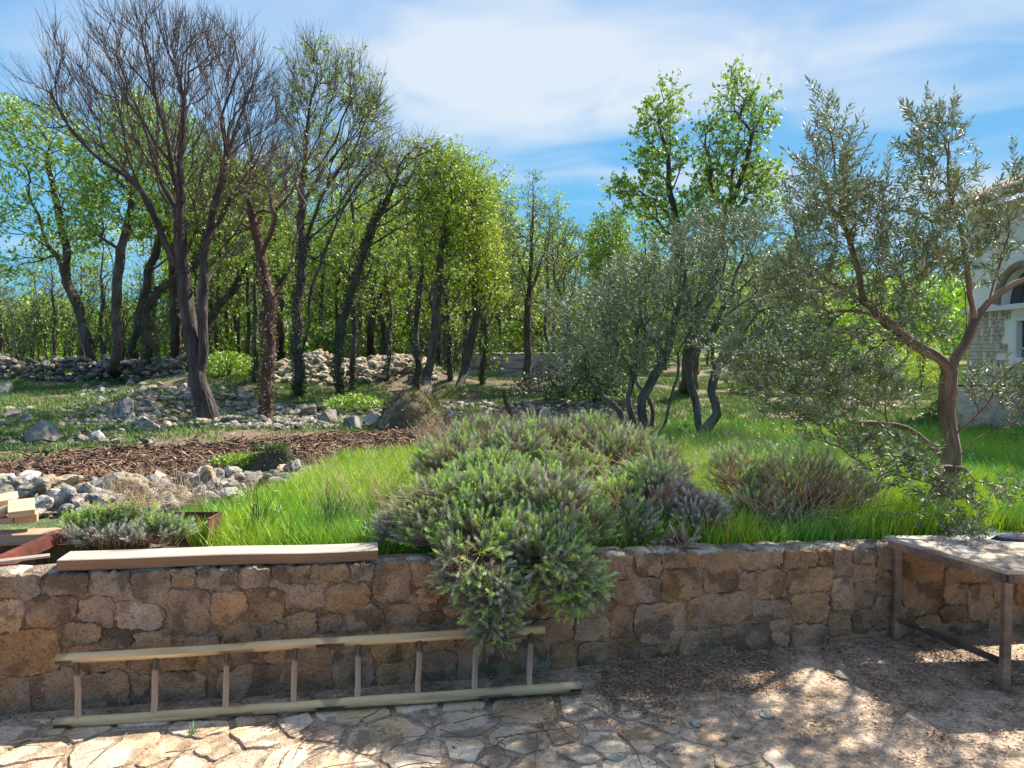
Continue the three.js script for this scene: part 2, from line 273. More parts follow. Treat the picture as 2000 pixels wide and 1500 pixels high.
// ------------------------------------------------------------------ the stone retaining wall
const WALLS = `35 1145 85 58|132 1138 80 50|215 1135 75 56|295 1143 70 84|358 1125 47 44|422 1123 80 54|498 1122 60 46|568 1120 72 46|642 1115 70 44|708 1110 46 42|765 1130 68 82|850 1118 84 52|846 1160 56 38|920 1110 60 50|985 1110 62 50|1050 1110 62 50|1110 1110 56 50|1195 1110 74 52|1266 1102 50 44|1331 1095 72 30|1407 1115 66 78|1474 1094 62 38|1519 1090 22 28|1563 1092 66 34|1612 1090 28 30|1644 1100 38 52|1690 1088 48 28|1730 1090 38 42
-40 1145 70 58|-115 1145 70 58|-45 1205 80 58|-125 1205 80 58|-60 1285 90 84|-50 1365 80 84|-150 1280 80 84|-140 1365 80 84|22 1196 50 68|101 1190 92 62|193 1192 68 54|273 1200 92 58|370 1193 78 90|448 1187 68 62|521 1180 68 64|601 1164 68 46|680 1166 80 52
158 1235 76 46|228 1246 60 36|300 1247 72 32|395 1254 64 26|470 1237 62 36|530 1234 44 34|590 1217 54 42|646 1216 44 36|710 1206 64 46|785 1200 68 40|842 1205 46 26|892 1190 46 32|870 1165 40 30|930 1165 54 50|990 1165 60 52|1050 1165 54 60|1108 1165 56 52|930 1222 56 44|992 1228 56 50|1040 1185 36 40
55 1277 120 86|28 1363 66 86|108 1350 86 92|205 1292 86 38|206 1353 88 80|273 1290 42 38|277 1336 34 42|340 1287 78 36|350 1345 94 64|430 1290 52 40|470 1275 60 36|540 1275 40 34|487 1332 110 64|603 1310 90 98|688 1308 74 90|768 1268 82 48|772 1320 68 52|850 1308 84 76|859 1253 54 36|945 1292 98 112|1082 1231 76 46|1155 1229 70 42|1211 1214 46 58|1290 1215 98 76|1242 1153 90 48|1330 1142 78 60|1173 1177 50 36|1403 1190 120 62|1457 1134 30 38|1506 1143 54 58|1581 1132 88 48|1505 1190 70 44|1580 1187 70 58|1645 1158 44 60|1690 1120 46 36|1692 1160 48 46|1101 1288 48 64|1040 1275 50 60|1040 1330 60 40|1186 1282 114 64|1284 1284 74 48|1373 1268 88 68|1425 1240 36 40|1475 1256 94 76|1522 1232 44 60|1576 1256 76 72|1639 1219 46 44|1683 1214 38 44|1650 1262 72 42|1720 1258 52 52|1725 1195 50 60|1728 1140 40 42
1800 1125 80 112|1865 1158 48 40|1912 1177 50 74|1861 1198 52 34|1890 1232 66 38|1810 1228 56 50|1762 1215 36 60|1880 1122 74 36|1958 1148 46 54|1998 1150 30 60|1962 1215 64 60|2040 1150 60 62|2040 1215 84 56|2120 1150 80 62|2130 1215 84 56|1935 1105 50 26|1995 1105 60 28|2065 1105 70 28|1775 1255 50 30|1840 1262 70 24|1930 1262 80 28|2030 1260 90 30|2220 1180 90 110`;
const wall = thing('stone_retaining_wall', 'low retaining wall of rounded brown and orange stones running across the picture', 'wall', wallPt(0, 0));
{
  reseed(5);
  const S0 = -1.9, S1 = 6.2, TH = 0.24;
  // mortar body, its face just behind the stones
  const mb = new MB(), N = 170, prof = s => { const h = wallTop(s), j = .012 * (noise(s * 6, 2) - .5); return [[-.05, 0], [.13, 0], [.5, 0], [.8, 0], [h - .1, 0], [h - .03, .004], [h + j, .03], [h + j + .004, .12], [h + j, TH - .04], [h - .04, TH], [-.05, TH]]; };
  const loc = (s, n, y) => V(WT.x * s + WB.x * n, y, WT.z * s + WB.z * n);
  const cols = [];
  for (let i = 0; i <= N; i++) { const s = lerp(S0, S1, i / N); const pr = prof(s).filter(([y], k) => k > 3 || y < wallTop(s) - .12); while (pr.length < 11) pr.splice(1, 0, pr[1]); cols.push(pr.map(([y, n], k) => { const p = loc(s, n + (n === 0 ? .006 * (noise(s * 9, y * 9) - .5) : 0), y); return mb.v(p.x, p.y, p.z, 0, 0, 0, s / 1, (y + n)); })); }
  for (let i = 0; i < N; i++) for (let k = 0; k < 10; k++) mb.i.push(cols[i][k], cols[i + 1][k], cols[i][k + 1], cols[i + 1][k], cols[i + 1][k + 1], cols[i][k + 1]);
  for (const [c, f] of [[cols[0], 0], [cols[N], 1]]) for (let k = 1; k < 10; k++) f ? mb.i.push(c[0], c[k + 1], c[k]) : mb.i.push(c[0], c[k], c[k + 1]);
  const g = mb.geo(); g.computeVertexNormals();
  part('mortar', g, sm([.50, .325, .20], { bumpScale: .03, side: THREE.DoubleSide }), wall);
  // the stones
  const ST = WALLS.split(/[|\n]/).map(t => { const [x, y, w, h] = t.trim().split(/\s+/).map(Number); const [s, yy] = onWall(x, y), [s2] = onWall(x + w / 2, y), [, y2] = onWall(x, y - h / 2); return { s, y: yy, a: s2 - s, b: y2 - yy, px: x, py: y }; });
  const d4 = (q, s, y) => { const u = Math.abs(s - q.s) / q.a, v = Math.abs(y - q.y) / q.b; return Math.pow(u ** 5 + v ** 5, 1 / 5); };
  const tones = [[.46, .29, .175], [.42, .27, .17], [.48, .30, .17], [.39, .255, .16], [.47, .28, .15], [.43, .29, .19], [.37, .245, .155], [.50, .33, .21]];
  const mats = tones.map(c => sm([c[0] * 1.0, c[1] * .98, c[2] * .98])); const topM = [[.36, .265, .19], [.32, .24, .175], [.40, .285, .195]].map(c => sm(c)); const pale = sm([.56, .42, .31]), orange = sm([.54, .32, .155]);
  for (const q of ST) {
    const K = 36, ring = [], near = ST.filter(o => o !== q && Math.abs(o.s - q.s) < .5 && Math.abs(o.y - q.y) < .4);
    for (let k = 0; k < K; k++) {
      const a = k / K * 6.2832, cx = Math.cos(a) * q.a, cy = Math.sin(a) * q.b; let t = .1;
      while (t < 1.6) { const s = q.s + cx * t, y = q.y + cy * t, me = d4(q, s, y); if (me > 1.1 || y > wallTop(s) + .008 || y < -.03 || near.some(o => d4(o, s, y) < me)) break; t += .02; }
      ring.push(t);
    }
    for (let pass = 0; pass < 1; pass++) { const c = ring.slice(); for (let k = 0; k < K; k++) ring[k] = c[k] * .5 + (c[(k + 1) % K] + c[(k + K - 1) % K]) * .25; }
    const gap = rr(.001, .005), Sx = Math.max(.02, q.a), out = rr(.006, .015), id = q.px * .7 + q.py, mb2 = new MB(), yaw = rr(-.05, .05), pit2 = rr(-.06, .06);
    const lay = (f, dep, sh) => ring.map((t, k) => { const a = k / K * 6.2832, L = Math.hypot(Math.cos(a) * q.a, Math.sin(a) * q.b) * t; let m = (L - gap + .022 * (noise(k * .7, id) - .5) + .014 * (noise(k * 1.9, id + 9) - .5)) / L; m = Math.max(.2, m - sh / L) * f; const ds = Math.cos(a) * q.a * t * m, dy = Math.sin(a) * q.b * t * m; const nn = -(dep + (dep > 0 ? yaw * ds + pit2 * dy + .016 * (noise((q.s + ds) * 12, (q.y + dy) * 12, 3) - .5) + .008 * (noise((q.s + ds) * 30, (q.y + dy) * 30, 5) - .5) * (f < 1 ? 1 : .5) : 0)); return mb2.v(WT.x * ds + WB.x * nn, dy, WT.z * ds + WB.z * nn, 0, 0, 0, (q.s + ds) * .8 + id, (q.y + dy) * .8 + id * .37); });
    const Ls = [lay(1, -.02, 0), lay(1, out * .55, .001), lay(1, out * .95, .0045), lay(.88, out, .004), lay(.58, out * 1.03, .004), lay(.28, out * 1.05, .004)];
    const c = mb2.v(WB.x * -out * 1.05, 0, WB.z * -out * 1.05, 0, 0, 0, q.s * .8 + id, q.y * .8 + id * .37);
    for (let j = 0; j + 1 < Ls.length; j++) for (let k = 0; k < K; k++) { const m = (k + 1) % K; mb2.i.push(Ls[j][k], Ls[j][m], Ls[j + 1][k], Ls[j][m], Ls[j + 1][m], Ls[j + 1][k]); }
    for (let k = 0; k < K; k++) mb2.i.push(Ls[5][k], Ls[5][(k + 1) % K], c);
    const gg = mb2.geo(); gg.computeVertexNormals();
    let m = mats[Math.floor(rnd() * mats.length)]; if (q.px === 273 && q.py === 1200) m = pale; if ([1330, 1581, 1612, 772, 768].includes(q.px)) m = orange; if ([1290, 1155, 1910, 1912].includes(q.px)) m = mats[7];
    if (q.py < 1150 && q.px < 720) m = topM[Math.floor(rnd() * 3)];
    part('stone', gg, m, wall).position.set(WT.x * q.s, q.y, WT.z * q.s);
  }
  // flat stones along the top
  const capM = [[.62, .50, .38], [.48, .38, .28], [.72, .60, .47]].map(c => sm(c));
  for (let s = S0 + .02; s < S1 - .2;) {
    const L = rr(.1, .34), W2 = rr(.12, .19), y = wallTop(s + L / 2), mb3 = new MB(), K = 14, T = [], Bm = [];
    for (let k = 0; k < K; k++) { const a = (k + .5) / K * 6.2832, sq = 1 / Math.max(Math.abs(Math.cos(a)), Math.abs(Math.sin(a))), r = lerp(1, Math.min(sq, 1.3), .8) * (.9 + .16 * noise(k * 1.3, s * 9)); const ds = Math.cos(a) * r * L * .5 * .94, dn = Math.sin(a) * r * W2 * .5; for (const [A, h, f] of [[T, .006 + .010 * noise(ds * 12 + s, dn * 12), .93], [Bm, -.02, 1]]) { const p = loc(ds * f, dn * f, h); A.push(mb3.v(p.x, p.y, p.z, 0, 0, 0, (s + ds) * .8, dn * .8)); } }
    const c = mb3.v(0, .014, 0, 0, 0, 0, s * .8, 0);
    for (let k = 0; k < K; k++) { const m = (k + 1) % K; mb3.i.push(c, T[k], T[m], T[k], Bm[k], T[m], T[m], Bm[k], Bm[m]); }
    const gg = mb3.geo(); gg.computeVertexNormals();
    const o = part('cap_stone', gg, capM[Math.floor(rnd() * 3)], wall); const p = loc(s + L / 2, .105, y); o.position.copy(p); s += L + rr(-.005, .02);
  }
}
// short wall behind, on the left, across the open gap
{
  const t = thing('short_wall', 'short stone wall end behind the gap at the left edge, under the pale plank', 'wall', wallPt(-.6, .9));
  const loc = (s, n, y) => V(WT.x * s + WB.x * n, y, WT.z * s + WB.z * n);
  const mb = new MB(), q = [[-1.3, -.04], [.92, -.04], [.92, .22], [-1.3, .22]].map(([s, n]) => [s, n]);
  const g = new THREE.BoxGeometry(2.2, .98, .26, 40, 18, 4); const a = g.attributes.position; for (let i = 0; i < a.count; i++) { const x = a.getX(i), y = a.getY(i), z = a.getZ(i); a.setZ(i, z + .03 * (noise(x * 5 + 9, y * 5, 3) - .5)); a.setY(i, y + .012 * (noise(x * 7, z * 7) - .5)); }
  g.computeVertexNormals(); const m = part('wall_body', g, sm([.42, .33, .26], { bumpScale: .04 }), t); m.position.copy(loc(-.2, .1, .17)); m.rotation.y = Math.atan2(-WT.z, WT.x);
  reseed(31); for (let s = -1.1; s < .8;) { const w = rr(.2, .34), h = rr(.14, .22), gx = new THREE.BoxGeometry(w - .02, h, .06, 8, 6, 2), b = gx.attributes.position; for (let i = 0; i < b.count; i++) { const x = b.getX(i) / w * 2, y = b.getY(i) / h * 2, r = Math.pow(Math.abs(x) ** 4 + Math.abs(y) ** 4, .25); if (r > 1) { b.setX(i, b.getX(i) / r); b.setY(i, b.getY(i) / r); } if (b.getZ(i) > .01) b.setZ(i, b.getZ(i) - .02 * r * r + .02 * noise(b.getX(i) * 14 + s, b.getY(i) * 14)); } gx.computeVertexNormals(); for (const yy of [.55, .36]) { const o = part('stone', gx, sm([rr(.36, .46), rr(.29, .34), rr(.22, .26)]), t); o.position.copy(loc(s + w / 2 + (yy < .5 ? .1 : 0), -.035, yy)); o.rotation.y = m.rotation.y; } s += w; }
}
// ------------------------------------------------------------------ limestone rocks
reseed(404);
function rockGeo(id, detail, flat = .75) {
  let g = new THREE.IcosahedronGeometry(1, detail); const a = g.attributes.position; const cuts = [];
  for (let i = 0; i < 15; i++) { const d = rdir(); cuts.push([d, rr(.45, .8)]); }
  for (let i = 0; i < a.count; i++) {
    const p = V(a.getX(i), a.getY(i), a.getZ(i)); let r = 1 + .25 * (noise(p.x * 1.5 + id * 9, p.y * 1.5, p.z * 1.5 + 4) - .5);
    for (const [d, c] of cuts) { const q = p.dot(d); if (q * r > c) r = c / q; }
    r *= 1 + .12 * (noise(p.x * 4 + id, p.y * 4 + 30, p.z * 4 + 7) - .5) + .09 * (noise(p.x * 9 + id, p.y * 9 + 30, p.z * 9 + 7) - .5); p.multiplyScalar(r); a.setXYZ(i, p.x, p.y * flat, p.z);
  }
  g.deleteAttribute('uv'); g.deleteAttribute('normal'); g = g.index ? g.toNonIndexed() : g; g.computeVertexNormals();
  const b = g.attributes.position, uv = []; for (let i = 0; i < b.count; i++) uv.push(b.getX(i) * .22 + b.getZ(i) * .11 + id * .37, b.getY(i) * .25 + b.getZ(i) * .13 + id * .61); g.setAttribute('uv', new THREE.Float32BufferAttribute(uv, 2));
  return g;
}
const rocks = []; for (let i = 0; i < 10; i++) rocks.push(rockGeo(i, 3, rr(.75, 1.05)));
const rocksFar = []; for (let i = 0; i < 6; i++) rocksFar.push(rockGeo(i + 20, 1, rr(.6, .9)));
const rockM = [[.55, .52, .48], [.43, .41, .39], [.63, .59, .53], [.48, .42, .36], [.60, .49, .36], [.38, .365, .36]].map(c => sm(c.map(v => v * 1.0), { bumpScale: .012 }));
const rockWarm = sm([.72, .58, .40]), rockMoss = sm([.28, .27, .12]), rockDark = sm([.36, .34, .32]);
function putRock(o, p, s, sink = .25, sq = 1) { o.position.set(p.x, p.y + s * (.55 - sink), p.z); o.rotation.set(rr(-.5, .5), rr(0, 6.28), rr(-.5, .5)); o.scale.set(s * rr(.85, 1.25), s * rr(.75, 1.05) * sq, s * rr(.8, 1.15)); }
function looseRock(p, s, label, group, mat, name = 'limestone_rock', sink = .25) {
  const o = shade(new THREE.Mesh(rocks[Math.floor(rnd() * rocks.length)], mat || rockM[Math.floor(rnd() * rockM.length)])); o.name = numbered(name); putRock(o, p, s, sink); scene.add(o); return tag(o, label, 'rock', group);
}
{ // the heap along the edge of the lawn, near the wall
  const top = x => x < 100 ? 945 : x < 380 ? lerp(943, 932, (x - 100) / 280) : lerp(930, 925, (x - 380) / 200), bot = x => x < 250 ? 1000 : lerp(995, 955, (x - 250) / 320);
  for (let i = 0; i < 230; i++) {
    const px = i < 30 ? rr(-120, 60) : rr(0, 590), k = Math.pow(rnd(), .9), py = lerp(top(px), bot(px), k) + 14, p = G(px, py); if (nOf(p.x, p.z) < .9 && sOf(p.x, p.z) < .6) continue;
    p.y += rr(0, .16) * Math.sin(Math.PI * clamp(k)) ; looseRock(p, lerp(.06, .14, Math.pow(rnd(), 2)) * (px > 480 ? .8 : 1), 'angular grey limestone rock in the loose heap between lawn and brown mulch', 'rocks heaped along the edge of the lawn');
  }
  for (const [x, y, s, m, l] of [[70, 950, .15, rockWarm, 'largest tan rock at the left end of the grey heap'], [38, 962, .075, rockWarm, 'small yellowish rock in front of the tan rock at the heap end'], [205, 985, .13, rockM[2], 'broad pale grey rock at the front of the heap above the lavender'], [165, 992, .12, rockM[3], 'brownish grey rock left of the broad pale one at the heap front'], [400, 948, .13, rockM[1], 'long dark grey rock in the middle of the heap'], [450, 950, .13, rockM[0], 'grey rock with a square lit face at the right of the heap'], [110, 980, .11, rockM[0], 'rounded grey rock near the stack of wooden blocks'], [320, 980, .13, rockM[3], 'grey brown rock half sunk in grass behind the small lavender']]) { const p = G(x, y + 12); looseRock(p, s, l, null, m); }
}
{ // the old heap round the bare tree, boulders in the shade
  const n0 = 'lichen grey rock in the old stone heap left of the bare tree';
  for (let i = 0; i < 190; i++) { const px = 320 + (rnd() + rnd() + rnd() - 1.5) * 270, py = lerp(752, 838, rnd()); if (px < 150 || px > 540) continue; const p = G(px, py); looseRock(p, lerp(.06, .14, Math.pow(rnd(), 2)), n0, 'rocks of the old heap around the bare tree', null); }
  for (const [x, y, s, l] of [[85, 862, .27, 'big craggy grey boulder lying in the shaded grass at the left'], [240, 812, .24, 'large grey boulder at the front of the old heap'], [290, 842, .2, 'pale boulder below the old heap, in the grass'], [190, 862, .15, 'rounded boulder with a tan face in the grass'], [20, 818, .16, 'small flat rock in the grass at the left edge'], [52, 822, .13, 'pale small rock in the grass behind the craggy boulder'], [0, 772, .3, 'grey rock cut by the left edge of the picture'], [255, 752, .16, 'bright rock on top of the old heap']]) looseRock(G(x, y), s, l, null, null, 'boulder');
  { // a rock grown over with moss, dry grass and brambles
    const p = G(806, 834), t = thing('mossy_boulder', 'large mossy rock with an orange sunlit right side in the middle of the field', 'rock', p), g = new THREE.IcosahedronGeometry(1, 12), q = g.attributes.position; reseed(66);
    for (let i = 0; i < q.count; i++) { const v = V(q.getX(i), q.getY(i), q.getZ(i)), f = 1 + .5 * (fbm(v.x * 1.4 + 5, v.y * 1.4 + 8, v.z * 1.4 + 3, 4) - .5); q.setXYZ(i, v.x * .46 * f, Math.max(-.1, v.y * .52 * f), v.z * .42 * f); } g.computeVertexNormals(); part('rock', g, sm([.28, .235, .14], { bumpScale: .03 }), t);
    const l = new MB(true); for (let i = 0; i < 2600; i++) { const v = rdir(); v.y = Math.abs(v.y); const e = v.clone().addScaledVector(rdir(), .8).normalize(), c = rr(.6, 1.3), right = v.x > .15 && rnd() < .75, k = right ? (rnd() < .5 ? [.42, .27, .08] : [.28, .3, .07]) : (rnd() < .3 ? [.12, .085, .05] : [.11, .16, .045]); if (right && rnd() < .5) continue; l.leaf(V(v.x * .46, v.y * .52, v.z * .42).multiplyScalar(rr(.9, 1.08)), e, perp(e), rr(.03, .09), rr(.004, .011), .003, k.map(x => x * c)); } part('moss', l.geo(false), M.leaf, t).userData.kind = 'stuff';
  }
  looseRock(G(845, 826), .2, 'pale rock leaning on the right side of the large mossy rock', null, rockM[0], 'boulder');
  for (const [x, y, s, l] of [[640, 826, .22, 'dark boulder in shade left of the large mossy rock'], [690, 836, .18, 'grey boulder between the dark one and the mossy rock'], [735, 830, .2, 'grey rock just left of the large mossy rock'], [600, 812, .2, 'dark rock right of the red ivy tree'], [1060, 815, .16, 'white flat rock behind the broken stump'], [880, 815, .14, 'small pale rock right of the mossy rock']]) looseRock(G(x, y), s, l, null, x < 700 ? rockDark : null, 'boulder');
}
// rubble too plentiful to count
function rubble(name, label, N, where, s0, s1, mats = [rockM[0]]) {
  const o = new THREE.Group(); o.name = numbered(name); scene.add(o); tag(o, label, 'rubble'); o.userData.kind = 'stuff'; const per = rocksFar.length;
  for (let k = 0; k < per; k++) {
    const L = []; for (let i = 0; i < N / per; i++) { const q = where(); if (q) L.push(q); }
    const im = shade(new THREE.InstancedMesh(rocksFar[k], mats[k % mats.length], L.length)); im.name = numbered('stones'); im.userData.kind = 'stuff'; const d = new THREE.Object3D();
    L.forEach((p, i) => { putRock(d, p, lerp(s0, s1, Math.pow(rnd(), 2)), .3); d.updateMatrix(); im.setMatrixAt(i, d.matrix); const c = rr(.75, 1.25); im.setColorAt(i, new THREE.Color(c, c * rr(.93, 1), c * rr(.86, 1))); }); o.add(im);
  }
}
const px2 = (x0, x1, y0, y1, lift = 0) => () => { const p = G(rr(x0, x1), rr(y0, y1)); p.y += rr(0, lift); return p.z < -40 ? null : p; };
rubble('stone_mound', 'long sunlit mound of dry stones under the wood in the middle distance', 1500, (() => { const a = (px, d, rx, rz) => () => { const x = (px - 1000) / F * d + (rnd() + rnd() - 1) * rx, z = -d + (rnd() + rnd() - 1) * rz; return V(x, H(x, z), z); }; const A = [a(690, 18.2, 2.4, 1.1), a(780, 18.5, 1, 1), a(560, 18.5, 1.9, 1.1), a(640, 18, 2.2, 1)]; return () => A[Math.floor(rnd() * 4)](); })(), .06, .17, [sm([.66, .58, .47]), sm([.58, .52, .44]), sm([.7, .62, .5])]);
rubble('field_stones', 'small stones scattered through the grass of the field and under the trees', 3400, () => { const k = rnd(); return k < .35 ? px2(420, 760, 795, 838)() : k < .55 ? px2(850, 1260, 785, 826)() : k < .75 ? px2(150, 560, 760, 840)() : k < .9 ? px2(1050, 1260, 790, 818)() : px2(0, 300, 800, 870)(); }, .025, .1, [rockM[0], rockM[3], rockDark]);
rubble('small_rubble', 'small broken grey stones filling the gaps of the heap beside the lawn', 700, () => { const px = rr(-60, 590), p = G(px, rr(950, px < 250 ? 1012 : lerp(1010, 965, (px - 250) / 340))); return nOf(p.x, p.z) < .9 && sOf(p.x, p.z) < .6 ? null : p; }, .018, .05, rockM);
{ // old field wall at the back on the left
  reseed(61);
  const d0 = 19.6, t = thing('field_wall', 'long low dry stone wall in the shade behind the trees at the left', 'wall', at(-120, 720, d0)), far = [];
  for (let i = 0; i < 520; i++) {
    const px = rr(-160, 360), d = d0 + (px < 0 ? 0 : px / 360 * -1.2) + rr(-.3, .3), x = (px - 1000) / F * d, y0 = H(x, -d), h = rr(-.05, .58) * (.8 + .35 * noise(px * .02, 1)), s = rr(.08, .17); const p = V(x, y0 + h, -d);
    const o = shade(new THREE.Mesh(rocksFar[i % 6], [rockDark, rockM[5], rockM[3]][i % 3])); putRock(o, p, s, .3); o.position.sub(t.position);
    if (i < 290) { o.name = numbered('stone'); t.add(o); } else { o.updateMatrix(); far.push(rocksFar[i % 6].clone().applyMatrix4(o.matrix)); }
  }
  const m = part('stones_behind', mergeGeometries(far), rockDark, t); m.userData.kind = 'stuff';
}
{ // low grey wall beyond the trees in the middle
  const d = 20.5, a = at(925, 745, d), t = thing('low_grey_wall', 'low grey concrete wall far behind the slim trees in the middle', 'wall', V(a.x, H(a.x, -d), -d));
  const g = new THREE.BoxGeometry(2.9, .62, .2, 30, 6, 2), q = g.attributes.position; for (let i = 0; i < q.count; i++) q.setZ(i, q.getZ(i) + .02 * noise(q.getX(i) * 4, q.getY(i) * 4)); g.computeVertexNormals();
  part('wall_body', g, sm([.46, .45, .43]), t).position.set(1.2, .27, 0);
  reseed(12); for (let i = 0; i < 14; i++) { const o = part('coping_stone', rocksFar[i % 6], rockM[2], t); o.position.set(-.1 + i * .2, .62, 0); o.scale.set(.14, .05, .12); o.rotation.y = rr(0, 6); }
}

// ------------------------------------------------------------------ timber, scrap and the ladder
const bevelBox = (w, h, d, r = .006, seg = 12) => { const s = new THREE.Shape(); const a = w / 2 - r, b = h / 2 - r; s.moveTo(-a, -b - r); s.lineTo(a, -b - r); s.lineTo(a + r, -b); s.lineTo(a + r, b); s.lineTo(a, b + r); s.lineTo(-a, b + r); s.lineTo(-a - r, b); s.lineTo(-a - r, -b); s.closePath(); const g = new THREE.ExtrudeGeometry(s, { depth: d - 2 * r, bevelEnabled: true, bevelThickness: r, bevelSize: r * .6, bevelOffset: -r * .6, bevelSegments: 1, steps: seg }); g.translate(0, 0, -d / 2 + r); return g; };
// a board along x: uv in metres, grain along it
function board(L, h, w, wob = .003, r = .005, id = 1) { const g = bevelBox(w, h, L, r, 16); g.rotateY(Math.PI / 2); const p = g.attributes.position, u = []; for (let i = 0; i < p.count; i++) { const x = p.getX(i), y = p.getY(i), z = p.getZ(i); u.push(x * .6 + id * .37, (y + z) * 1.4 + id * .21); p.setY(i, y + wob * 2 * (noise(x * 2 + id * 7, id) - .5)); p.setZ(i, z + wob * 2 * (noise(x * 2.3 + id * 3, id + 5) - .5)); } g.setAttribute('uv', new THREE.Float32BufferAttribute(u, 2)); g.computeVertexNormals(); return g; }
const wood = (rgb, o = {}) => std(rgb, Object.assign({ map: woodTex, bumpMap: woodBump, bumpScale: .006, roughness: .8 }, o));
const span = (o, a, b) => { o.position.copy(a).add(b).multiplyScalar(.5); o.quaternion.setFromUnitVectors(V(1, 0, 0), b.clone().sub(a).normalize()); };
{
  const [sA] = onWall(108, 1090), [sB] = onWall(738, 1070), L = sB - sA;
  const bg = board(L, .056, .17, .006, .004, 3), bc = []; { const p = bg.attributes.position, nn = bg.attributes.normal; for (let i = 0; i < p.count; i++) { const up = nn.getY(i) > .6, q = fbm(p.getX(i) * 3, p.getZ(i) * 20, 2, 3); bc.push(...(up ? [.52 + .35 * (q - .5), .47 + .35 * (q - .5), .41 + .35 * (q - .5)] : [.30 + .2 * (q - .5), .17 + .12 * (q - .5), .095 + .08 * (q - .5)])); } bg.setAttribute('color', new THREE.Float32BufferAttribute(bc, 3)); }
  const o = shade(new THREE.Mesh(bg, wood([1.1, 1.08, 1.05], { vertexColors: true, map: woodSoft, bumpScale: .006 }))); o.name = numbered('wooden_beam'); scene.add(o);
  span(o, wallPt(sA, .10, wallTop(sA) + .044), wallPt(sB, .10, wallTop(sB) + .046)); tag(o, 'long reddish brown squared beam lying on top of the stone wall', 'beam');
}
{ // plank on the short wall behind, and offcuts on it
  const o = shade(new THREE.Mesh(board(1.75, .06, .16, .004, .004, 5), wood([.62, .42, .28], { map: woodSoft, bumpScale: .003 }))); o.name = numbered('wooden_plank'); scene.add(o);
  const y = .70, e = at(160, 1020, 4.42); span(o, V(e.x - 1.72, y, e.z + .31), V(e.x, y, e.z)); tag(o, 'sunlit pale brown plank lying on the short wall at the left edge', 'plank');
  const blk = (x, y2, d, L, h, w, ry, rx, rz, rgb, label) => { const b = shade(new THREE.Mesh(board(L, h, w, .001, .003, x), wood(rgb.map(v => v * 1.15), { map: woodSoft, bumpScale: .002 }))); b.name = numbered('wooden_block'); scene.add(b); b.position.copy(at(x, y2, d)); b.rotation.set(rx, ry, rz); tag(b, label, 'wood block', null); };
  blk(42, 992, 4.35, .13, .04, .17, .55, .28, -.12, [.78, .55, .32], 'bright tan wooden block tilted on top of the offcuts pile');
  blk(52, 1010, 4.4, .11, .05, .12, .5, 0, 0, [.72, .48, .28], 'tan wooden block under the tilted bright block, on the plank');
  blk(8, 976, 4.5, .12, .035, .14, .4, .2, .05, [.76, .55, .35], 'light wooden board at the back of the offcuts pile');
  blk(3, 1000, 4.36, .09, .03, .12, .2, .25, .3, [.50, .32, .20], 'darker wooden offcut poking out at the left of the pile');
  blk(12, 1013, 4.38, .14, .035, .13, .1, 0, 0, [.58, .38, .24], 'brown flat offcut lying at the bottom of the offcuts pile');
}
{ // red angle bar across the gap
  const a = at(-40, 1118, 3.85), b = at(122, 1046, 4.28), t = thing('red_angle_bar', 'red painted steel angle bar slanting down across the gap at the left', 'steel bar', a); const L = a.distanceTo(b), m = std([.30, .075, .045], { map: rustTex, roughness: .7 });
  const q = new THREE.Quaternion().setFromUnitVectors(V(1, 0, 0), b.clone().sub(a).normalize()); t.quaternion.copy(q);
  const g1 = bevelBox(.006, .06, L, .001, 1); g1.rotateY(Math.PI / 2); part('flange', g1, m, t).position.set(L / 2, 0, .03); const g2 = bevelBox(.06, .006, L, .001, 1); g2.rotateY(Math.PI / 2); part('flange', g2, m, t).position.set(L / 2, .033, 0);
  const w = bevelBox(.05, .05, .006, .001, 1); part('bracket', w, m, t).position.set(L * .8, .0, -.02);
  const pl = thing('wooden_lath', 'thin grey weathered lath lying on the wall top beside the beam end', 'lath', wallPt(-.2, .15, .72)); const lg = board(.5, .012, .05, .003, .002, 9); const o = part('lath', lg, wood([.50, .42, .35]), pl); o.rotation.y = .55;
}
{ // rusty sheet metal trough in the grass behind the small lavender
  const a = at(330, 1022, 4.55), t = thing('rusty_trough', 'rusty brown metal trough standing in the grass behind the small lavender', 'metal trough', V(a.x, .6, a.z)), m = std([.21, .10, .065], { map: rustTex, bumpMap: rustTex, bumpScale: .004, roughness: .9, side: THREE.DoubleSide });
  const add = (n, w, h, d, x, y, z, ry = 0) => { const o = part(n, bevelBox(w, h, d, .0012, 1), m, t); o.position.set(x, y, z); o.rotation.y = ry; };
  add('side_panel', .30, .18, .004, .14, .1, -.06, .04); add('end_panel', .004, .18, .20, .289, .1, .04); add('base_panel', .29, .004, .2, .14, .012, .04); add('rim', .30, .008, .012, .14, .192, -.055, .04); add('rim', .012, .008, .20, .289, .192, .04);
}
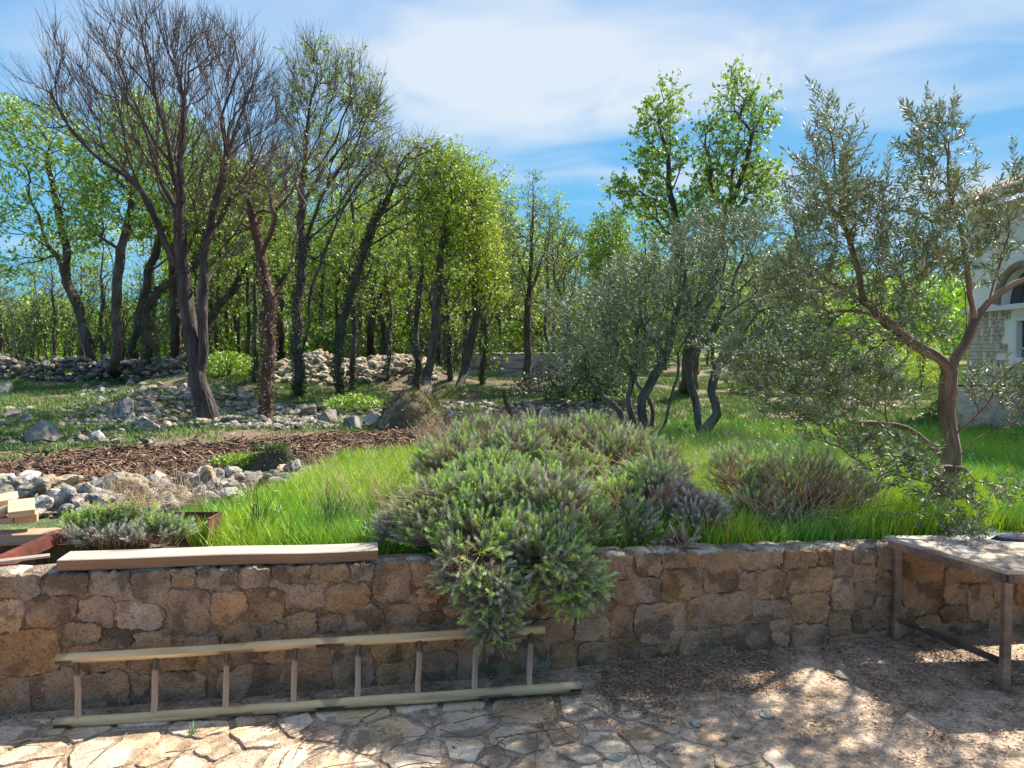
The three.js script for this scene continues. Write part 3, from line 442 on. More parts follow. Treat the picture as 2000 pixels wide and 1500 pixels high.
{ // the ladder lying on its long side against the foot of the wall
  const lm = wood([.95, .70, .38], { bumpScale: .008 }), rm = wood([.80, .54, .36], { bumpScale: .008 });
  const floor = (px, py, y) => { const r = ray(px, py); return r.multiplyScalar((y - EYE) / r.y).add(V(0, EYE, 0)); };
  const A = floor(107, 1413, .03), B = floor(1134, 1341, .055), t = thing('wooden_ladder', 'pale green brown pole ladder lying on its side against the wall foot', 'ladder', A);
  const nrm = V(WB.x, 0, WB.z); const lean = .085, up = .335;
  const [s1, y1] = onWall(120, 1273), [s2, y2] = onWall(1030, 1217); // upper rail, resting on the wall face
  const C = wallPt(s1, -.065, y1 - .012), D = wallPt(s2 + .08, -.06, y2 - .015); { const push = (p, f) => { const v = V(0, EYE, 0).sub(p); p.addScaledVector(v, f); }; push(C, .012); push(D, .012); }
  const rail = (a, b, r0, r1, id) => { const P = [], R = []; for (let i = 0; i <= 26; i++) { const k = i / 26; P.push(a.clone().lerp(b, k).add(V(0, .006 * (noise(k * 7, id) - .5), .008 * (noise(k * 6, id + 4) - .5))).sub(t.position)); R.push(lerp(r0, r1, k) * (1 + .08 * (noise(k * 14, id + 8) - .5))); } return new MB().tube(P, R, 14, null, true).geo(); };
  const turnUv = g => { const u = g.attributes.uv; for (let i = 0; i < u.count; i++) u.setXY(i, u.getY(i) * .8, u.getX(i) * .35); return g; };
  part('rail', turnUv(rail(A, B, .024, .026, 1)), lm, t); part('rail', turnUv(rail(C, D, .024, .024, 2)), lm, t);
  const X = [[158, 1285, 150, 1398], [297, 1280, 288, 1390], [427, 1262, 420, 1383], [553, 1252, 551, 1372], [674, 1245, 675, 1363], [793, 1237, 796, 1353], [906, 1230, 911, 1343], [1017, 1222, 1024, 1335]];
  for (const [x1, , x2] of X) { const k1 = (x1 - 120) / (1030 - 120 + 27), k2 = (x2 - 107) / (1134 - 107), p1 = C.clone().lerp(D, clamp(k1 * (1 + .03 * (k1 - .5)))), p2 = A.clone().lerp(B, k2), P = [], R = []; for (let i = 0; i <= 8; i++) { const k = i / 8; P.push(p1.clone().lerp(p2, k).add(V(.006 * (noise(k * 4, x1) - .5), 0, .004)).sub(t.position)); R.push(.0145 * (1 + .15 * (noise(k * 5, x1 + 3) - .5)) * (i === 0 || i === 8 ? .8 : 1)); } part('rung', turnUv(new MB().tube(P, R, 10).geo()), rm, t); }
}
{ // steel legged table with a stone top, at the right against the wall
  const y = .665, cf = at(1741, 1043, 4.47), cn = V(2.47, y, -3.80), t = thing('garden_table', 'brown steel framed table with a pale stone top standing against the wall at right', 'table', V(2.47, 0, -3.80));
  const back = V(2.235, 0, -4.47).sub(V(2.47, 0, -3.80)), D = back.length(), rt = V(1, 0, -.02).normalize(); const W = 1.35; back.normalize();
  const fm = std([.40, .27, .19], { map: rustTex, roughness: .6 }), loc = (u, v, h) => rt.clone().multiplyScalar(u).addScaledVector(back, v).add(V(0, h, 0));
  const bar = (n, a, b, w, h, m = fm) => { const L = a.distanceTo(b), g = bevelBox(w, h, L, .003, 1); const o = part(n, g, m, t); o.position.copy(a).add(b).multiplyScalar(.5); o.lookAt(o.position.clone().add(t.position).add(b).sub(a)); };
  bar('side_rail', loc(-.02, -.02, y - .03), loc(-.02, D, y - .03), .035, .045); bar('front_rail', loc(-.02, -.02, y - .031), loc(W, -.02, y - .031), .034, .046); bar('back_rail', loc(-.02, D, y - .03), loc(W, D, y - .03), .034, .044); bar('side_rail', loc(W, -.02, y - .03), loc(W, D, y - .03), .035, .045);
  for (const [u, v] of [[0, 0], [0, D - .03], [W - .03, 0], [W - .03, D - .03]]) bar('leg', loc(u, v, 0), loc(u, v, y - .05), .04, .04);
  bar('brace', loc(0, .02, .20), loc(0, D - .05, .20), .025, .03, std([.15, .10, .075], { map: rustTex })); bar('brace', loc(W - .03, .02, .20), loc(W - .03, D - .05, .20), .025, .03);
  const tm = std([.62, .53, .46], { map: stoneTex, bumpMap: stoneBump, bumpScale: .006, roughness: .8 });
  const sh = new THREE.Shape(); const q = [loc(-.035, -.035, 0), loc(W, -.035, 0), loc(W, D + .02, 0), loc(-.035, D + .02, 0)]; q.forEach((p, i) => i ? sh.lineTo(p.x, -p.z) : sh.moveTo(p.x, -p.z)); sh.closePath();
  const tg = new THREE.ExtrudeGeometry(sh, { depth: .016, bevelEnabled: true, bevelThickness: .003, bevelSize: .003, bevelSegments: 1 }); tg.rotateX(-Math.PI / 2); part('table_top', tg, tm, t).position.y = y - .006;
  // things lying on it
  const b = at(1985, 1028, 4.5), k = thing('dark_bag', 'folded dark navy cloth lying at the back of the table', 'cloth', V(2.93, y + .015, -4.40)); const bg = new THREE.SphereGeometry(1, 24, 12), bp = bg.attributes.position; for (let i = 0; i < bp.count; i++) { const x = bp.getX(i), yy = bp.getY(i), z = bp.getZ(i), f = 1 + .25 * (noise(x * 3, yy * 3 + 5, z * 3) - .5); bp.setXYZ(i, x * .16 * f, Math.max(0, yy) * .03 * f, z * .06 * f); } bg.computeVertexNormals(); part('cloth', bg, std([.03, .035, .06]), k);
}

// ------------------------------------------------------------------ the house at the right, behind the near olive
{
  const X = 7.5, Z0 = -7.5, Z1 = -12.7, gy = .55, eave = 4.05, t = thing('house', 'pale plastered house with stone cladding and a tiled roof behind the olive tree', 'house', V(X, gy, -12)), O = t.position;
  const plaster = std([.86, .83, .78], { bumpMap: soilBump, bumpScale: .004 }), frame = std([.72, .70, .66]), glass = std([.05, .06, .07], { roughness: .08, metalness: 0 });
  const bx = (n, m, x0, x1, y0, y1, z0, z1, par = t) => { const g = new THREE.BoxGeometry(x1 - x0, y1 - y0, z1 - z0), u = g.attributes.uv, p = g.attributes.position; for (let i = 0; i < u.count; i++) u.setXY(i, p.getZ(i) + p.getX(i), p.getY(i)); const o = part(n, g, m, par); o.position.set((x0 + x1) / 2 - O.x, (y0 + y1) / 2 - O.y, (z0 + z1) / 2 - O.z); return o; };
  // wall with a window and an arched porch opening cut as an outline
  const sh = new THREE.Shape(); sh.moveTo(Z1, gy - .3); sh.lineTo(Z0, gy - .3); sh.lineTo(Z0, eave); sh.lineTo(Z1, eave); sh.closePath();
  const hole = (z0, z1, y0, y1, arch) => { const h = new THREE.Path(); h.moveTo(z0, y0); h.lineTo(z0, y1); if (arch) h.absarc((z0 + z1) / 2, y1, (z1 - z0) / 2, Math.PI, 0, true); else h.lineTo(z1, y1); h.lineTo(z1, y0); h.closePath(); sh.holes.push(h); };
  hole(-11.5, -10.5, 1.62, 2.3, false); hole(-11.85, -10.85, 2.49, 2.5, true); 
  const wg = new THREE.ExtrudeGeometry(sh, { depth: .3, bevelEnabled: false }); wg.rotateY(-Math.PI / 2); wg.translate(.3, 0, 0); part('wall', wg, plaster, t).position.set(X - O.x, -O.y, -O.z);
  bx('wall', plaster, X + .3, X + 7, gy - .3, eave, Z1, Z1 + .3); bx('wall', plaster, X + .3, X + 7, gy - .3, eave, Z0 - .3, Z0);
  bx('back_wall', std([.25, .24, .23]), X + 3, X + 3.2, gy, eave, Z1 + .3, Z0 - .3);
  for (const [z0, z1, y0, y1] of [[-11.5, -10.5, 1.62, 2.3]]) {
    const w = bx('window', frame, X - .04, X + .1, y0, y0 + .07, z0, z1); const e = (a, b, c, d2) => bx('frame', frame, X - .03, X + .1, a, b, c, d2, t);
    e(y1 - .07, y1, z0, z1); e(y0 + .07, y1 - .07, z0, z0 + .07); e(y0 + .07, y1 - .07, z1 - .07, z1); e(y0 + .07, y1 - .07, (z0 + z1) / 2 - .03, (z0 + z1) / 2 + .03); bx('pane', glass, X + .06, X + .07, y0 + .07, y1 - .07, z0 + .07, z1 - .07);
    bx('sill', frame, X - .1, X + .02, y0 - .06, y0, z0 - .08, z1 + .08);
  }
  { const ar = new MB(), P = [], R = []; for (let i = 0; i <= 20; i++) { const a = i / 20 * Math.PI; P.push(V(-.03, 2.5 + Math.sin(a) * .55 - O.y, -11.35 - Math.cos(a) * .55 - O.z)); R.push(.06); } part('arch_trim', ar.tube(P, R, 8).geo(), std([.28, .2, .15]), t); bx('pane', glass, X + .14, X + .15, 2.47, 3.1, -11.9, -10.8); }
  bx('ledge', frame, X - .12, X + .0, 2.40, 2.47, Z1, Z0);
  // cladding stones below the ledge
  reseed(8); const cm = [[.90, .83, .74], [.84, .76, .67], [.92, .85, .76], [.8, .73, .66]].map(c => sm(c, { bumpScale: .008 })), rest = [];
  for (let r = 0, y = .9; y < 2.36; y += .125, r++) for (let z = -12.65; z < -9.2;) { const w = rr(.18, .42); if (!((z + w > -11.6 && z < -10.4 && y > 1.5 && y < 2.3) || z + w > -9)) { if (z > -12.3) bx('cladding_stone', cm[Math.floor(rnd() * 4)], X - .03 - rr(0, .015), X - .002, y, y + .121, z, z + w - .006); else { const g = new THREE.BoxGeometry(.03, .115, w - .012); g.translate(X - .017 - O.x, y + .06 - O.y, z + w / 2 - O.z); rest.push(g); } } z += w; }
  const rs = part('cladding', mergeGeometries(rest), cm[0], t); rs.userData.kind = 'stuff';
  // roof: rafters' edge, sheet and rows of clay barrel tiles
  const pitch = .38, run = 3.4, roof = part('roof', (() => { const g = new THREE.BoxGeometry(run, .05, Z0 - Z1 + .5); g.translate(run / 2, 0, 0); g.rotateZ(pitch); return g; })(), std([.30, .22, .17]), t); roof.position.set(-.42, eave - .02 - O.y, (Z0 + Z1) / 2 - O.z);
  const tile = new THREE.CylinderGeometry(.085, .1, .42, 10, 1, true, -Math.PI / 2, Math.PI); tile.rotateZ(-Math.PI / 2); { const p = tile.attributes.position; } const tm = [[.58, .36, .25], [.66, .48, .36], [.50, .28, .19], [.72, .56, .44]].map(c => std(c, { map: stoneTex, side: THREE.DoubleSide }));
  const tl = []; for (let z = Z1 - .2, c = 0; z < Z0 + .2; z += .21, c++) for (let r = 0; r < 8; r++) { if (r < 3 && c < 55) { const o = part('roof_tile', tile, tm[Math.floor(rnd() * 4)], roof); o.position.set((r * .36 + .12) * Math.cos(pitch) - .05 * Math.sin(pitch), (r * .36 + .12) * Math.sin(pitch) + .045, z - (Z0 + Z1) / 2); o.rotation.z = pitch + .05; } else { const g = tile.clone(); g.rotateZ(pitch + .05); g.translate((r * .36 + .12) * Math.cos(pitch), (r * .36 + .12) * Math.sin(pitch) + .045, z - (Z0 + Z1) / 2); tl.push(g); } }
  const rt = part('roof_tiles', mergeGeometries(tl), tm[0], roof); rt.userData.kind = 'stuff';
}
{ // beige garden wall in front of the house, with a rail and a coiled red hose
  const a = at(1868, 800, 11), t = thing('garden_wall', 'low beige rendered wall with a dark rail in front of the house', 'wall', V(a.x, H(a.x, a.z), a.z)); const w = bevelBox(3.6, 1.0, .18, .01, 1); part('wall_body', w, std([1, .80, .62], { map: soilTex, bumpMap: soilBump, bumpScale: .006 }), t).position.set(1.8, .05, 0);
  const r = new MB().tube([V(-.05, .58, 0), V(3.6, .58, 0)], [.015, .015], 8).geo(); part('rail', r, std([.08, .07, .06]), t);
  const h = thing('garden_hose', 'red coiled hose hanging on the beige wall at the right edge', 'hose', at(1985, 775, 10.85)); const P = [], R = []; for (let i = 0; i <= 48; i++) { const k = i / 48 * Math.PI * 2 * 1.9; P.push(V(Math.cos(k) * (.17 + .006 * i / 24), Math.sin(k) * .17, .01 + .0006 * i)); R.push(.013); } part('coil', new MB().tube(P, R, 8, null, true).geo(), std([.60, .05, .03], { roughness: .4 }), h);
}
{ // mossy stump, broken posts of wood
  const p = G(530, 915), t = thing('mossy_stump', 'short tree stump overgrown with moss and ivy beside the heap of rocks', 'stump', p), P = [], R = []; for (let i = 0; i <= 8; i++) { const k = i / 8; P.push(V(.02 * Math.sin(k * 3), k * .21 - .03, 0)); R.push(.15 * (1 + .25 * Math.pow(1 - k, 3))); }
  const g = new MB().tube(P, R, 22, null, true).geo(), a = g.attributes.position; for (let i = 0; i < a.count; i++) { const x = a.getX(i), z = a.getZ(i), f = 1 + .3 * (noise(x * 14 + 5, a.getY(i) * 6, z * 14) - .5); a.setX(i, x * f * 1.1); a.setZ(i, z * f); } g.computeVertexNormals(); part('stump', g, M.bark, t);
  reseed(3); const l = new MB(true); for (let i = 0; i < 1500; i++) { const an = rr(0, 6.28), k = rnd(), top = rnd() < .55, r = top ? .17 * Math.sqrt(rnd()) : .17 * (1 + .2 * (1 - k)), d = V(Math.cos(an) * (top ? .4 : 1), top ? .9 : .25, Math.sin(an) * (top ? .4 : 1)).add(rdir().multiplyScalar(.7)).normalize(); if (!top && Math.sin(an) > -.2 && Math.cos(an) < .2 && rnd() < .7) continue; const c = rr(.6, 1.2); l.leaf(V(Math.cos(an) * r, top ? .19 + rr(-.01, .03) : k * .2, Math.sin(an) * r), d, perp(d), rr(.018, .04), rr(.006, .012), .003, [.11 * c, .19 * c, .04 * c]); } const mo = part('moss', l.geo(false), M.leaf, t); mo.userData.kind = 'stuff';
  const stub = (px, py, h, r, lean, label) => { const q = G(px, py), s = thing('broken_stump', label, 'stump', q), P2 = [], R2 = []; for (let i = 0; i <= 9; i++) { const k = i / 9; P2.push(V(lean * k * h + .03 * (noise(k * 4, px) - .5), k * h - .04, .02 * noise(k * 5, px))); R2.push(r * (1 - .45 * k) * (1 + .3 * (noise(k * 6, px + 3) - .5))); } const gg = new MB().tube(P2, R2, 10, null, true).geo(); part('stump', gg, M.barkRed, s); const tp = P2[9], sp = new MB(); for (let i = 0; i < 4; i++) sp.tube([tp.clone().add(V(rr(-.4, .4) * r, -.02, rr(-.4, .4) * r)), tp.clone().add(V(rr(-.5, .5) * r, rr(.04, .1), rr(-.5, .5) * r))], [r * .22, .002], 4); part('splinter', sp.geo(), M.barkRed, s); };
  stub(999, 826, .48, .055, -.2, 'broken upright tree stump in the sunny grass behind the lavender'); stub(1046, 824, .2, .05, .25, 'shorter broken stump right of the upright one');
}
// ------------------------------------------------------------------ trees: limbs, then boughs and twigs grown to fill the crown
// limbs and crown are given where they stand in the place: a limb as picture points at the tree's distance, spread in depth
function growTree(o) {
  const d = o.d, root = o.root, N = { x: [], y: [], z: [], par: [], len: [], w: [], dx: [], dy: [], dz: [] }, own = new Set();
  const add = (p, par) => { const k = N.x.length; N.x.push(p.x); N.y.push(p.y); N.z.push(p.z); N.par.push(par); N.w.push(0); if (par < 0) { N.len.push(0); N.dx.push(0); N.dy.push(1); N.dz.push(0); } else { const ux = p.x - N.x[par], uy = p.y - N.y[par], uz = p.z - N.z[par], L = Math.hypot(ux, uy, uz) || 1e-6; N.len.push(N.len[par] + L); N.dx.push(ux / L); N.dy.push(uy / L); N.dz.push(uz / L); } return k; };
  const st = o.step || .22;
  o.limbs0 = +o.limbs[0].trim().split(/\s+/)[1];
  o.limbs.forEach((txt, li) => {
    const a = txt.trim().split(/\s+/).map(Number), pts = [], zs = li === 0 ? 0 : rr(-1, 1) * (o.spread ?? .8);
    for (let i = 0; i < a.length; i += 2) { const k = i / (a.length - 2 || 1); const p = at(a[i], a[i + 1], d + zs * k * (1)); pts.push(p); }
    let cur;
    if (li === 0) { pts[0] = root.clone().add(V(0, -.12, 0)); cur = add(pts[0], -1); }
    else { let bd = 1e9; for (let k = 0; k < N.x.length; k++) { const q = Math.hypot(N.x[k] - pts[0].x, N.y[k] - pts[0].y, N.z[k] - pts[0].z); if (q < bd) { bd = q; cur = k; } } if (o.multi && a[1] > o.limbs0 - 12) { pts[0].y = H(pts[0].x, pts[0].z) - .1; cur = add(pts[0], 0); N.len[cur] = 0; own.add(cur); } else pts[0] = V(N.x[cur], N.y[cur], N.z[cur]); }
    const cv = new THREE.CatmullRomCurve3(pts), L = cv.getLength(), n = Math.max(3, Math.ceil(L / st)), ph = rr(0, 99);
    for (let i = 1; i <= n; i++) { const p = cv.getPointAt(i / n), wob = (o.wob ?? .05) * Math.min(1, i / 3); p.x += wob * (noise(i * .55, ph) - .5) * 2; p.z += wob * (noise(i * .5, ph + 40) - .5) * 2; p.y += wob * .6 * (noise(i * .6, ph + 80) - .5); cur = add(p, cur); }
    N.w[cur] = (o.limbTip ?? 1) - 1;
  });
  // crown targets
  const T = [];
  for (const [px, py, rx, ry, n, zr, zo] of o.blobs) for (let i = 0; i < n * (o.dens ?? 1); i++) { const v = rdir().multiplyScalar(Math.cbrt(rr(.02, 1))), sc = d / F; const c = at(px, py, d + (zo ?? o.zo ?? 0)); T.push(V(c.x + v.x * rx * sc, c.y + v.y * ry * sc, c.z + v.z * (zr || rx * sc * 1.0))); }
  const key = T.map(p => { let b = 1e9; for (let k = 0; k < N.x.length; k++) { const q = (N.x[k] - p.x) ** 2 + (N.y[k] - p.y) ** 2 + (N.z[k] - p.z) ** 2; if (q < b) b = q; } return b; });
  const order = T.map((_, i) => i).sort((a, b) => key[a] - key[b]);
  const tips = [], bf = o.bf ?? .45, up = o.up ?? .25;
  for (const i of order) {
    const p = T[i]; let best = -1, bc = 1e9;
    for (let k = o.free ?? 6; k < N.x.length; k++) {
      const ux = p.x - N.x[k], uy = p.y - N.y[k], uz = p.z - N.z[k], L = Math.sqrt(ux * ux + uy * uy + uz * uz); if (L > bc) continue; if (L < .03) { bc = 1e9; best = -1; break; }
      const cs = (ux * N.dx[k] + uy * N.dy[k] + uz * N.dz[k]) / L; if (cs < -.1 && k > 20) continue;
      const c = L * (1 + (o.ang ?? .5) * (1 - cs) + (uy < 0 ? .6 * (-uy / L) : 0)) + bf * N.len[k] * .4; if (c < bc) { bc = c; best = k; }
    }
    if (best < 0) continue;
    const a = V(N.x[best], N.y[best], N.z[best]), L = a.distanceTo(p), n = Math.max(1, Math.ceil(L / st)), dir = V(N.dx[best], N.dy[best], N.dz[best]);
    const c = a.clone().addScaledVector(dir, L * .28).lerp(a.clone().lerp(p, .5), .45); c.y -= L * up * .3; const ph = rr(0, 99); let cur = best;
    for (let s = 1; s <= n; s++) { const t = s / n, q = a.clone().multiplyScalar((1 - t) * (1 - t)).addScaledVector(c, 2 * t * (1 - t)).addScaledVector(p, t * t); const wob = (o.wob ?? .05) * .5; if (s < n) { q.x += wob * (noise(s * .9, ph) - .5) * 2; q.y += wob * (noise(s * .9, ph + 9) - .5) * 2; q.z += wob * (noise(s * .9, ph + 19) - .5) * 2; } cur = add(q, cur); }
    tips.push(cur);
  }
  const n = N.x.length, kid = new Int32Array(n).fill(-1), kw = new Float64Array(n);
  for (let k = n - 1; k > 0; k--) { const p = N.par[k]; if (kid[k] < 0) N.w[k] += 1; N.w[p] += N.w[k]; if (N.w[k] > kw[p]) { kw[p] = N.w[k]; kid[p] = k; } }
  const tipR = o.tipR ?? .004, W = N.w[0], pw = Math.log(o.rootR / tipR) / Math.log(Math.max(2, W)), R = k => { const r = tipR * Math.pow(Math.max(1, N.w[k]), pw); const h = N.y[k] - root.y; return r * (1 + (o.flare ?? .25) * Math.exp(-Math.max(0, h) * 5) * (N.w[k] > W * .15 ? 1 : 0)); };
  const start = []; for (let k = 1; k < n; k++) if (kid[N.par[k]] !== k || own.has(k)) start.push(k); for (const k of own) if (kid[N.par[k]] === k) kid[N.par[k]] = -1; start.unshift(0);
  const thick = new MB(), thin = new MB(), thin2 = new MB(); const P3 = k => V(N.x[k] - root.x, N.y[k] - root.y, N.z[k] - root.z);
  for (const s of start) {
    const P = [], Rd = []; let k = s; if (s > 0 && !own.has(s)) { P.push(P3(N.par[s])); Rd.push(Math.min(R(N.par[s]), R(s) * 1.25)); }
    while (k >= 0) { P.push(P3(k)); Rd.push(R(k)); k = kid[k]; } if (P.length < 2) continue; Rd[Rd.length - 1] *= .5;
    const r = Rd[0]; if (r > .03) { const ph = rr(0, 99); for (let i = 1; i < Rd.length; i++) Rd[i] *= 1 + .22 * (noise(i * .7, ph) - .5); } const big = r > (o.thickMin ?? .022); (big ? thick : thin).tube(P, Rd, r > .09 ? 12 : r > .04 ? 8 : r > .015 ? 5 : 3);
  }
  const ends = []; for (let k = 1; k < n; k++) if (N.w[k] <= (o.leafW ?? 4) ) ends.push([P3(k), V(N.dx[k], N.dy[k], N.dz[k]), N.w[k]]);
  return { thick, thin, thin2, ends, N, root, R, P3 };
}
const newTree = (o) => {
  reseed(o.seed || 1); if (o.px) { o.root = G(...o.px); o.d = o.d || -o.root.z; if (o.at) o.root = V(o.at[0], H(o.at[0], o.at[1]), o.at[1]); }
  const t = thing(o.name, o.label, o.cat || 'tree', o.root, o.group); const g = growTree(o);
  part('trunk', g.thick.geo(), o.bark || M.bark, t);
  if (g.thin.k) { if (o.twigs) o.twigs(g); part('twigs', g.thin.geo(), o.twigM || o.bark || M.bark, t).userData.kind = 'stuff'; }
  if (o.leaves) { const l = new MB(true); o.leaves(l, g); if (g.thin2.k) part('twigs', g.thin2.geo(), o.bark || M.bark, t).userData.kind = 'stuff'; if (l.k) part('crown', l.geo(false), o.leafM || M.leaf, t).userData.kind = 'stuff'; }
  if (o.ivy) { // ivy on the trunk: leaves close to the bark
    const l = new MB(true), [n, h0, h1, col] = o.ivy, c = []; for (let k = 1; k < g.N.x.length; k++) { const p = g.P3(k); if (p.y > h0 && p.y < h1 && g.R(k) > .035) c.push(k); }
    if (c.length) for (let i = 0; i < n; i++) { const k = c[Math.floor(rnd() * c.length)], p = g.P3(k), q = g.P3(g.N.par[k]), a = p.lerp(q, rnd()), dr = V(g.N.dx[k], g.N.dy[k], g.N.dz[k]), s = perp(dr), r = g.R(k) * rr(.95, 1.1) + rr(0, .015); const e = s.clone().addScaledVector(dr, rr(-.8, .6)).normalize(), f = rr(.6, 1.25); l.leaf(a.addScaledVector(s, r), e, perp(e), rr(.03, .06), rr(.012, .024), .003, col.map(v => v * 1.5).map(v => v * f)); }
    part('ivy', l.geo(false), M.leaf, t).userData.kind = 'stuff';
  }
  return t;
};
// clusters of broad young leaves round the twig ends
const leafy = (cols, per, size, spread = .16, keep = 1, cond) => (l, g) => { for (const [p, dir] of g.ends) { if (rnd() > keep || (cond && !cond(p, g))) continue; const col = cols[Math.floor(rnd() * cols.length)], tw = Math.max(2, Math.round(per * .45)); for (let q = 0; q < tw; q++) { const e0 = dir.clone().addScaledVector(rdir(), .9); e0.y += .25; e0.normalize(); const L = spread * rr(.5, 1.5), tip = p.clone().addScaledVector(e0, L); g.thin2.tube([p, tip], [.003, .0012], 3); const nl = Math.round(rr(4, 8)); for (let i = 0; i < nl; i++) { const e = rdir().addScaledVector(e0, .5).normalize(), c = rr(.7, 1.3), s = size * .62 * rr(.5, 1.35), t = Math.pow(rnd(), .5); l.leaf(p.clone().lerp(tip, t).addScaledVector(rdir(), .02), e, perp(e), s, s * .34, s * .06, [col[0] * c, col[1] * c, col[2] * c]); } } } };
const GREEN = [[.32, .47, .035], [.25, .40, .035], [.40, .55, .04]], LIME = [[.52, .62, .03], [.46, .58, .03], [.38, .54, .04]], DEEP = [[.12, .24, .03], [.16, .30, .035]], SAGE = [[.20, .29, .08], [.25, .33, .11], [.16, .25, .06]];
// fine upright spray at the ends of bare boughs
const spray = (n, L, r, up = .5) => g => { for (const [p, dir, w] of g.ends) { if (w > 2.5) continue; for (let i = 0; i < n; i++) { const e = dir.clone().addScaledVector(rdir(), .5); e.y += up; e.normalize(); const q = p.clone().addScaledVector(dir, -rr(0, .2)), l2 = L * rr(.5, 1.2), m = q.clone().addScaledVector(e, l2 * .5).addScaledVector(rdir(), l2 * .06), t = q.clone().addScaledVector(e, l2); t.y += l2 * .08; g.thin.tube([q, m, t], [r, r * .8, r * .4], 3); if (rnd() < .6) { const f = e.clone().addScaledVector(rdir(), .6); f.y += .3; f.normalize(); g.thin.tube([m, m.clone().addScaledVector(f, l2 * .45)], [r * .7, r * .35], 3); } } } };

// ---- the wood's front trees, left to right
newTree({ name: 'leafy_tree', label: 'leafy tree at the left edge whose trunk leans left and forks', px: [178, 722], d: 19, rootR: .125, seed: 11, limbs: ['178 722 176 690 163 630 140 575 122 540 95 480 70 420 55 350', '122 545 130 500 125 460 110 400 100 340 90 280', '92 475 50 455 15 440 -20 430', '150 590 165 600 190 610 205 640'], blobs: [[40, 300, 70, 80, 130], [110, 260, 60, 60, 90], [130, 350, 60, 70, 90], [30, 420, 50, 50, 60], [120, 480, 70, 50, 70], [30, 240, 50, 40, 60], [30, 520, 50, 30, 40], [160, 420, 40, 60, 60]], leaves: leafy([...GREEN, LIME[2]], 5, .13, .3), spread: 2, wob: .1 });
newTree({ name: 'leafy_tree', label: 'leafy tree with two close dark trunks right of the leaning one', px: [222, 738], d: 17.5, rootR: .105, seed: 12, limbs: ['228 738 225 690 228 630 230 570 233 520 245 470 255 420 250 360', '226 700 212 650 210 590 214 520 200 450 190 400', '240 480 265 465 295 455'], blobs: [[240, 300, 70, 80, 130], [200, 360, 60, 50, 80], [290, 340, 60, 70, 90], [250, 420, 80, 40, 70], [170, 440, 50, 50, 60], [260, 240, 50, 50, 60]], leaves: leafy(GREEN, 5, .13, .3), spread: 1.5, wob: .1 });
newTree({ name: 'leafy_tree', label: 'leafy tree with a straight trunk leaning right, second from the bare tree', px: [262, 712], d: 18.8, rootR: .10, seed: 13, limbs: ['262 712 265 660 275 600 290 540 305 490 318 440 330 380', '290 540 320 510 350 490', '305 490 330 470 345 460'], blobs: [[330, 380, 70, 70, 100], [360, 300, 70, 70, 90], [300, 440, 60, 40, 60], [400, 440, 60, 60, 70]], leaves: leafy(GREEN, 5, .13, .3), ivy: [500, .2, 3, [.05, .1, .02]], spread: 1.4 });
newTree({ name: 'ivy_tree', label: 'ivy clad tree bowing strongly to the right behind the bare tree', px: [288, 715], d: 18.3, rootR: .09, seed: 14, limbs: ['288 715 292 680 284 640 288 600 310 570 345 545 380 520 400 470 410 420', '345 545 380 500 390 470'], blobs: [[410, 400, 60, 60, 80], [440, 470, 60, 60, 70], [400, 520, 50, 30, 30]], leaves: leafy(GREEN, 5, .13, .3), ivy: [2600, .1, 4.5, [.045, .085, .02]], spread: 1 });
newTree({ name: 'ivy_tree', label: 'ivy clad tree leaning right between the bare tree and the red ivied tree', px: [398, 700], d: 19.5, rootR: .09, seed: 15, limbs: ['392 704 398 660 410 620 435 590 455 570 475 530 500 490 520 440', '420 605 425 550 430 490', '455 570 470 520 465 470 460 420'], blobs: [[500, 420, 60, 70, 110], [450, 400, 60, 70, 110], [520, 520, 50, 50, 60], [430, 480, 50, 60, 60]], leaves: leafy(GREEN, 5, .13, .3), ivy: [1800, .1, 3.5, [.05, .095, .02]], spread: 1.5 });
newTree({ name: 'leafy_tree', label: 'tall bright green leafy tree directly behind the fan of the bare tree', px: [345, 708], d: 20.5, rootR: .13, seed: 16, limbs: ['345 708 342 640 340 560 335 480 325 400 310 320', '340 560 370 480 400 400 420 330', '335 480 300 420 270 370'], blobs: [[300, 250, 70, 60, 110], [260, 310, 60, 60, 80], [400, 330, 80, 70, 130], [340, 380, 90, 60, 110], [450, 380, 70, 60, 90], [330, 460, 70, 50, 60]], leaves: leafy([...GREEN, LIME[2], LIME[1]], 5, .13, .3), spread: 1.5 });
newTree({ name: 'leafy_tree', label: 'green leafy tree behind the red ivied tree and the half bare one', px: [548, 706], d: 21, rootR: .12, seed: 17, limbs: ['548 706 546 640 542 560 535 480 530 400', '542 560 580 500 610 450', '540 520 500 450 490 400'], blobs: [[530, 380, 80, 70, 130], [490, 450, 70, 60, 90], [600, 450, 70, 60, 90], [660, 500, 60, 50, 70], [540, 500, 80, 50, 70]], leaves: leafy([...GREEN, SAGE[1]], 5, .13, .3), spread: 1.5 });
newTree({ name: 'leafy_tree', label: 'green leafy tree behind the slender ivied tree, over the stone mound', px: [725, 700], d: 22, rootR: .11, seed: 18, limbs: ['725 700 726 640 730 570 740 500 745 440', '730 570 700 520 690 480'], blobs: [[745, 450, 70, 60, 110], [700, 510, 60, 50, 80], [790, 500, 60, 60, 90], [740, 560, 70, 40, 50]], leaves: leafy([...GREEN, LIME[2]], 5, .12, .3), spread: 1.5 });
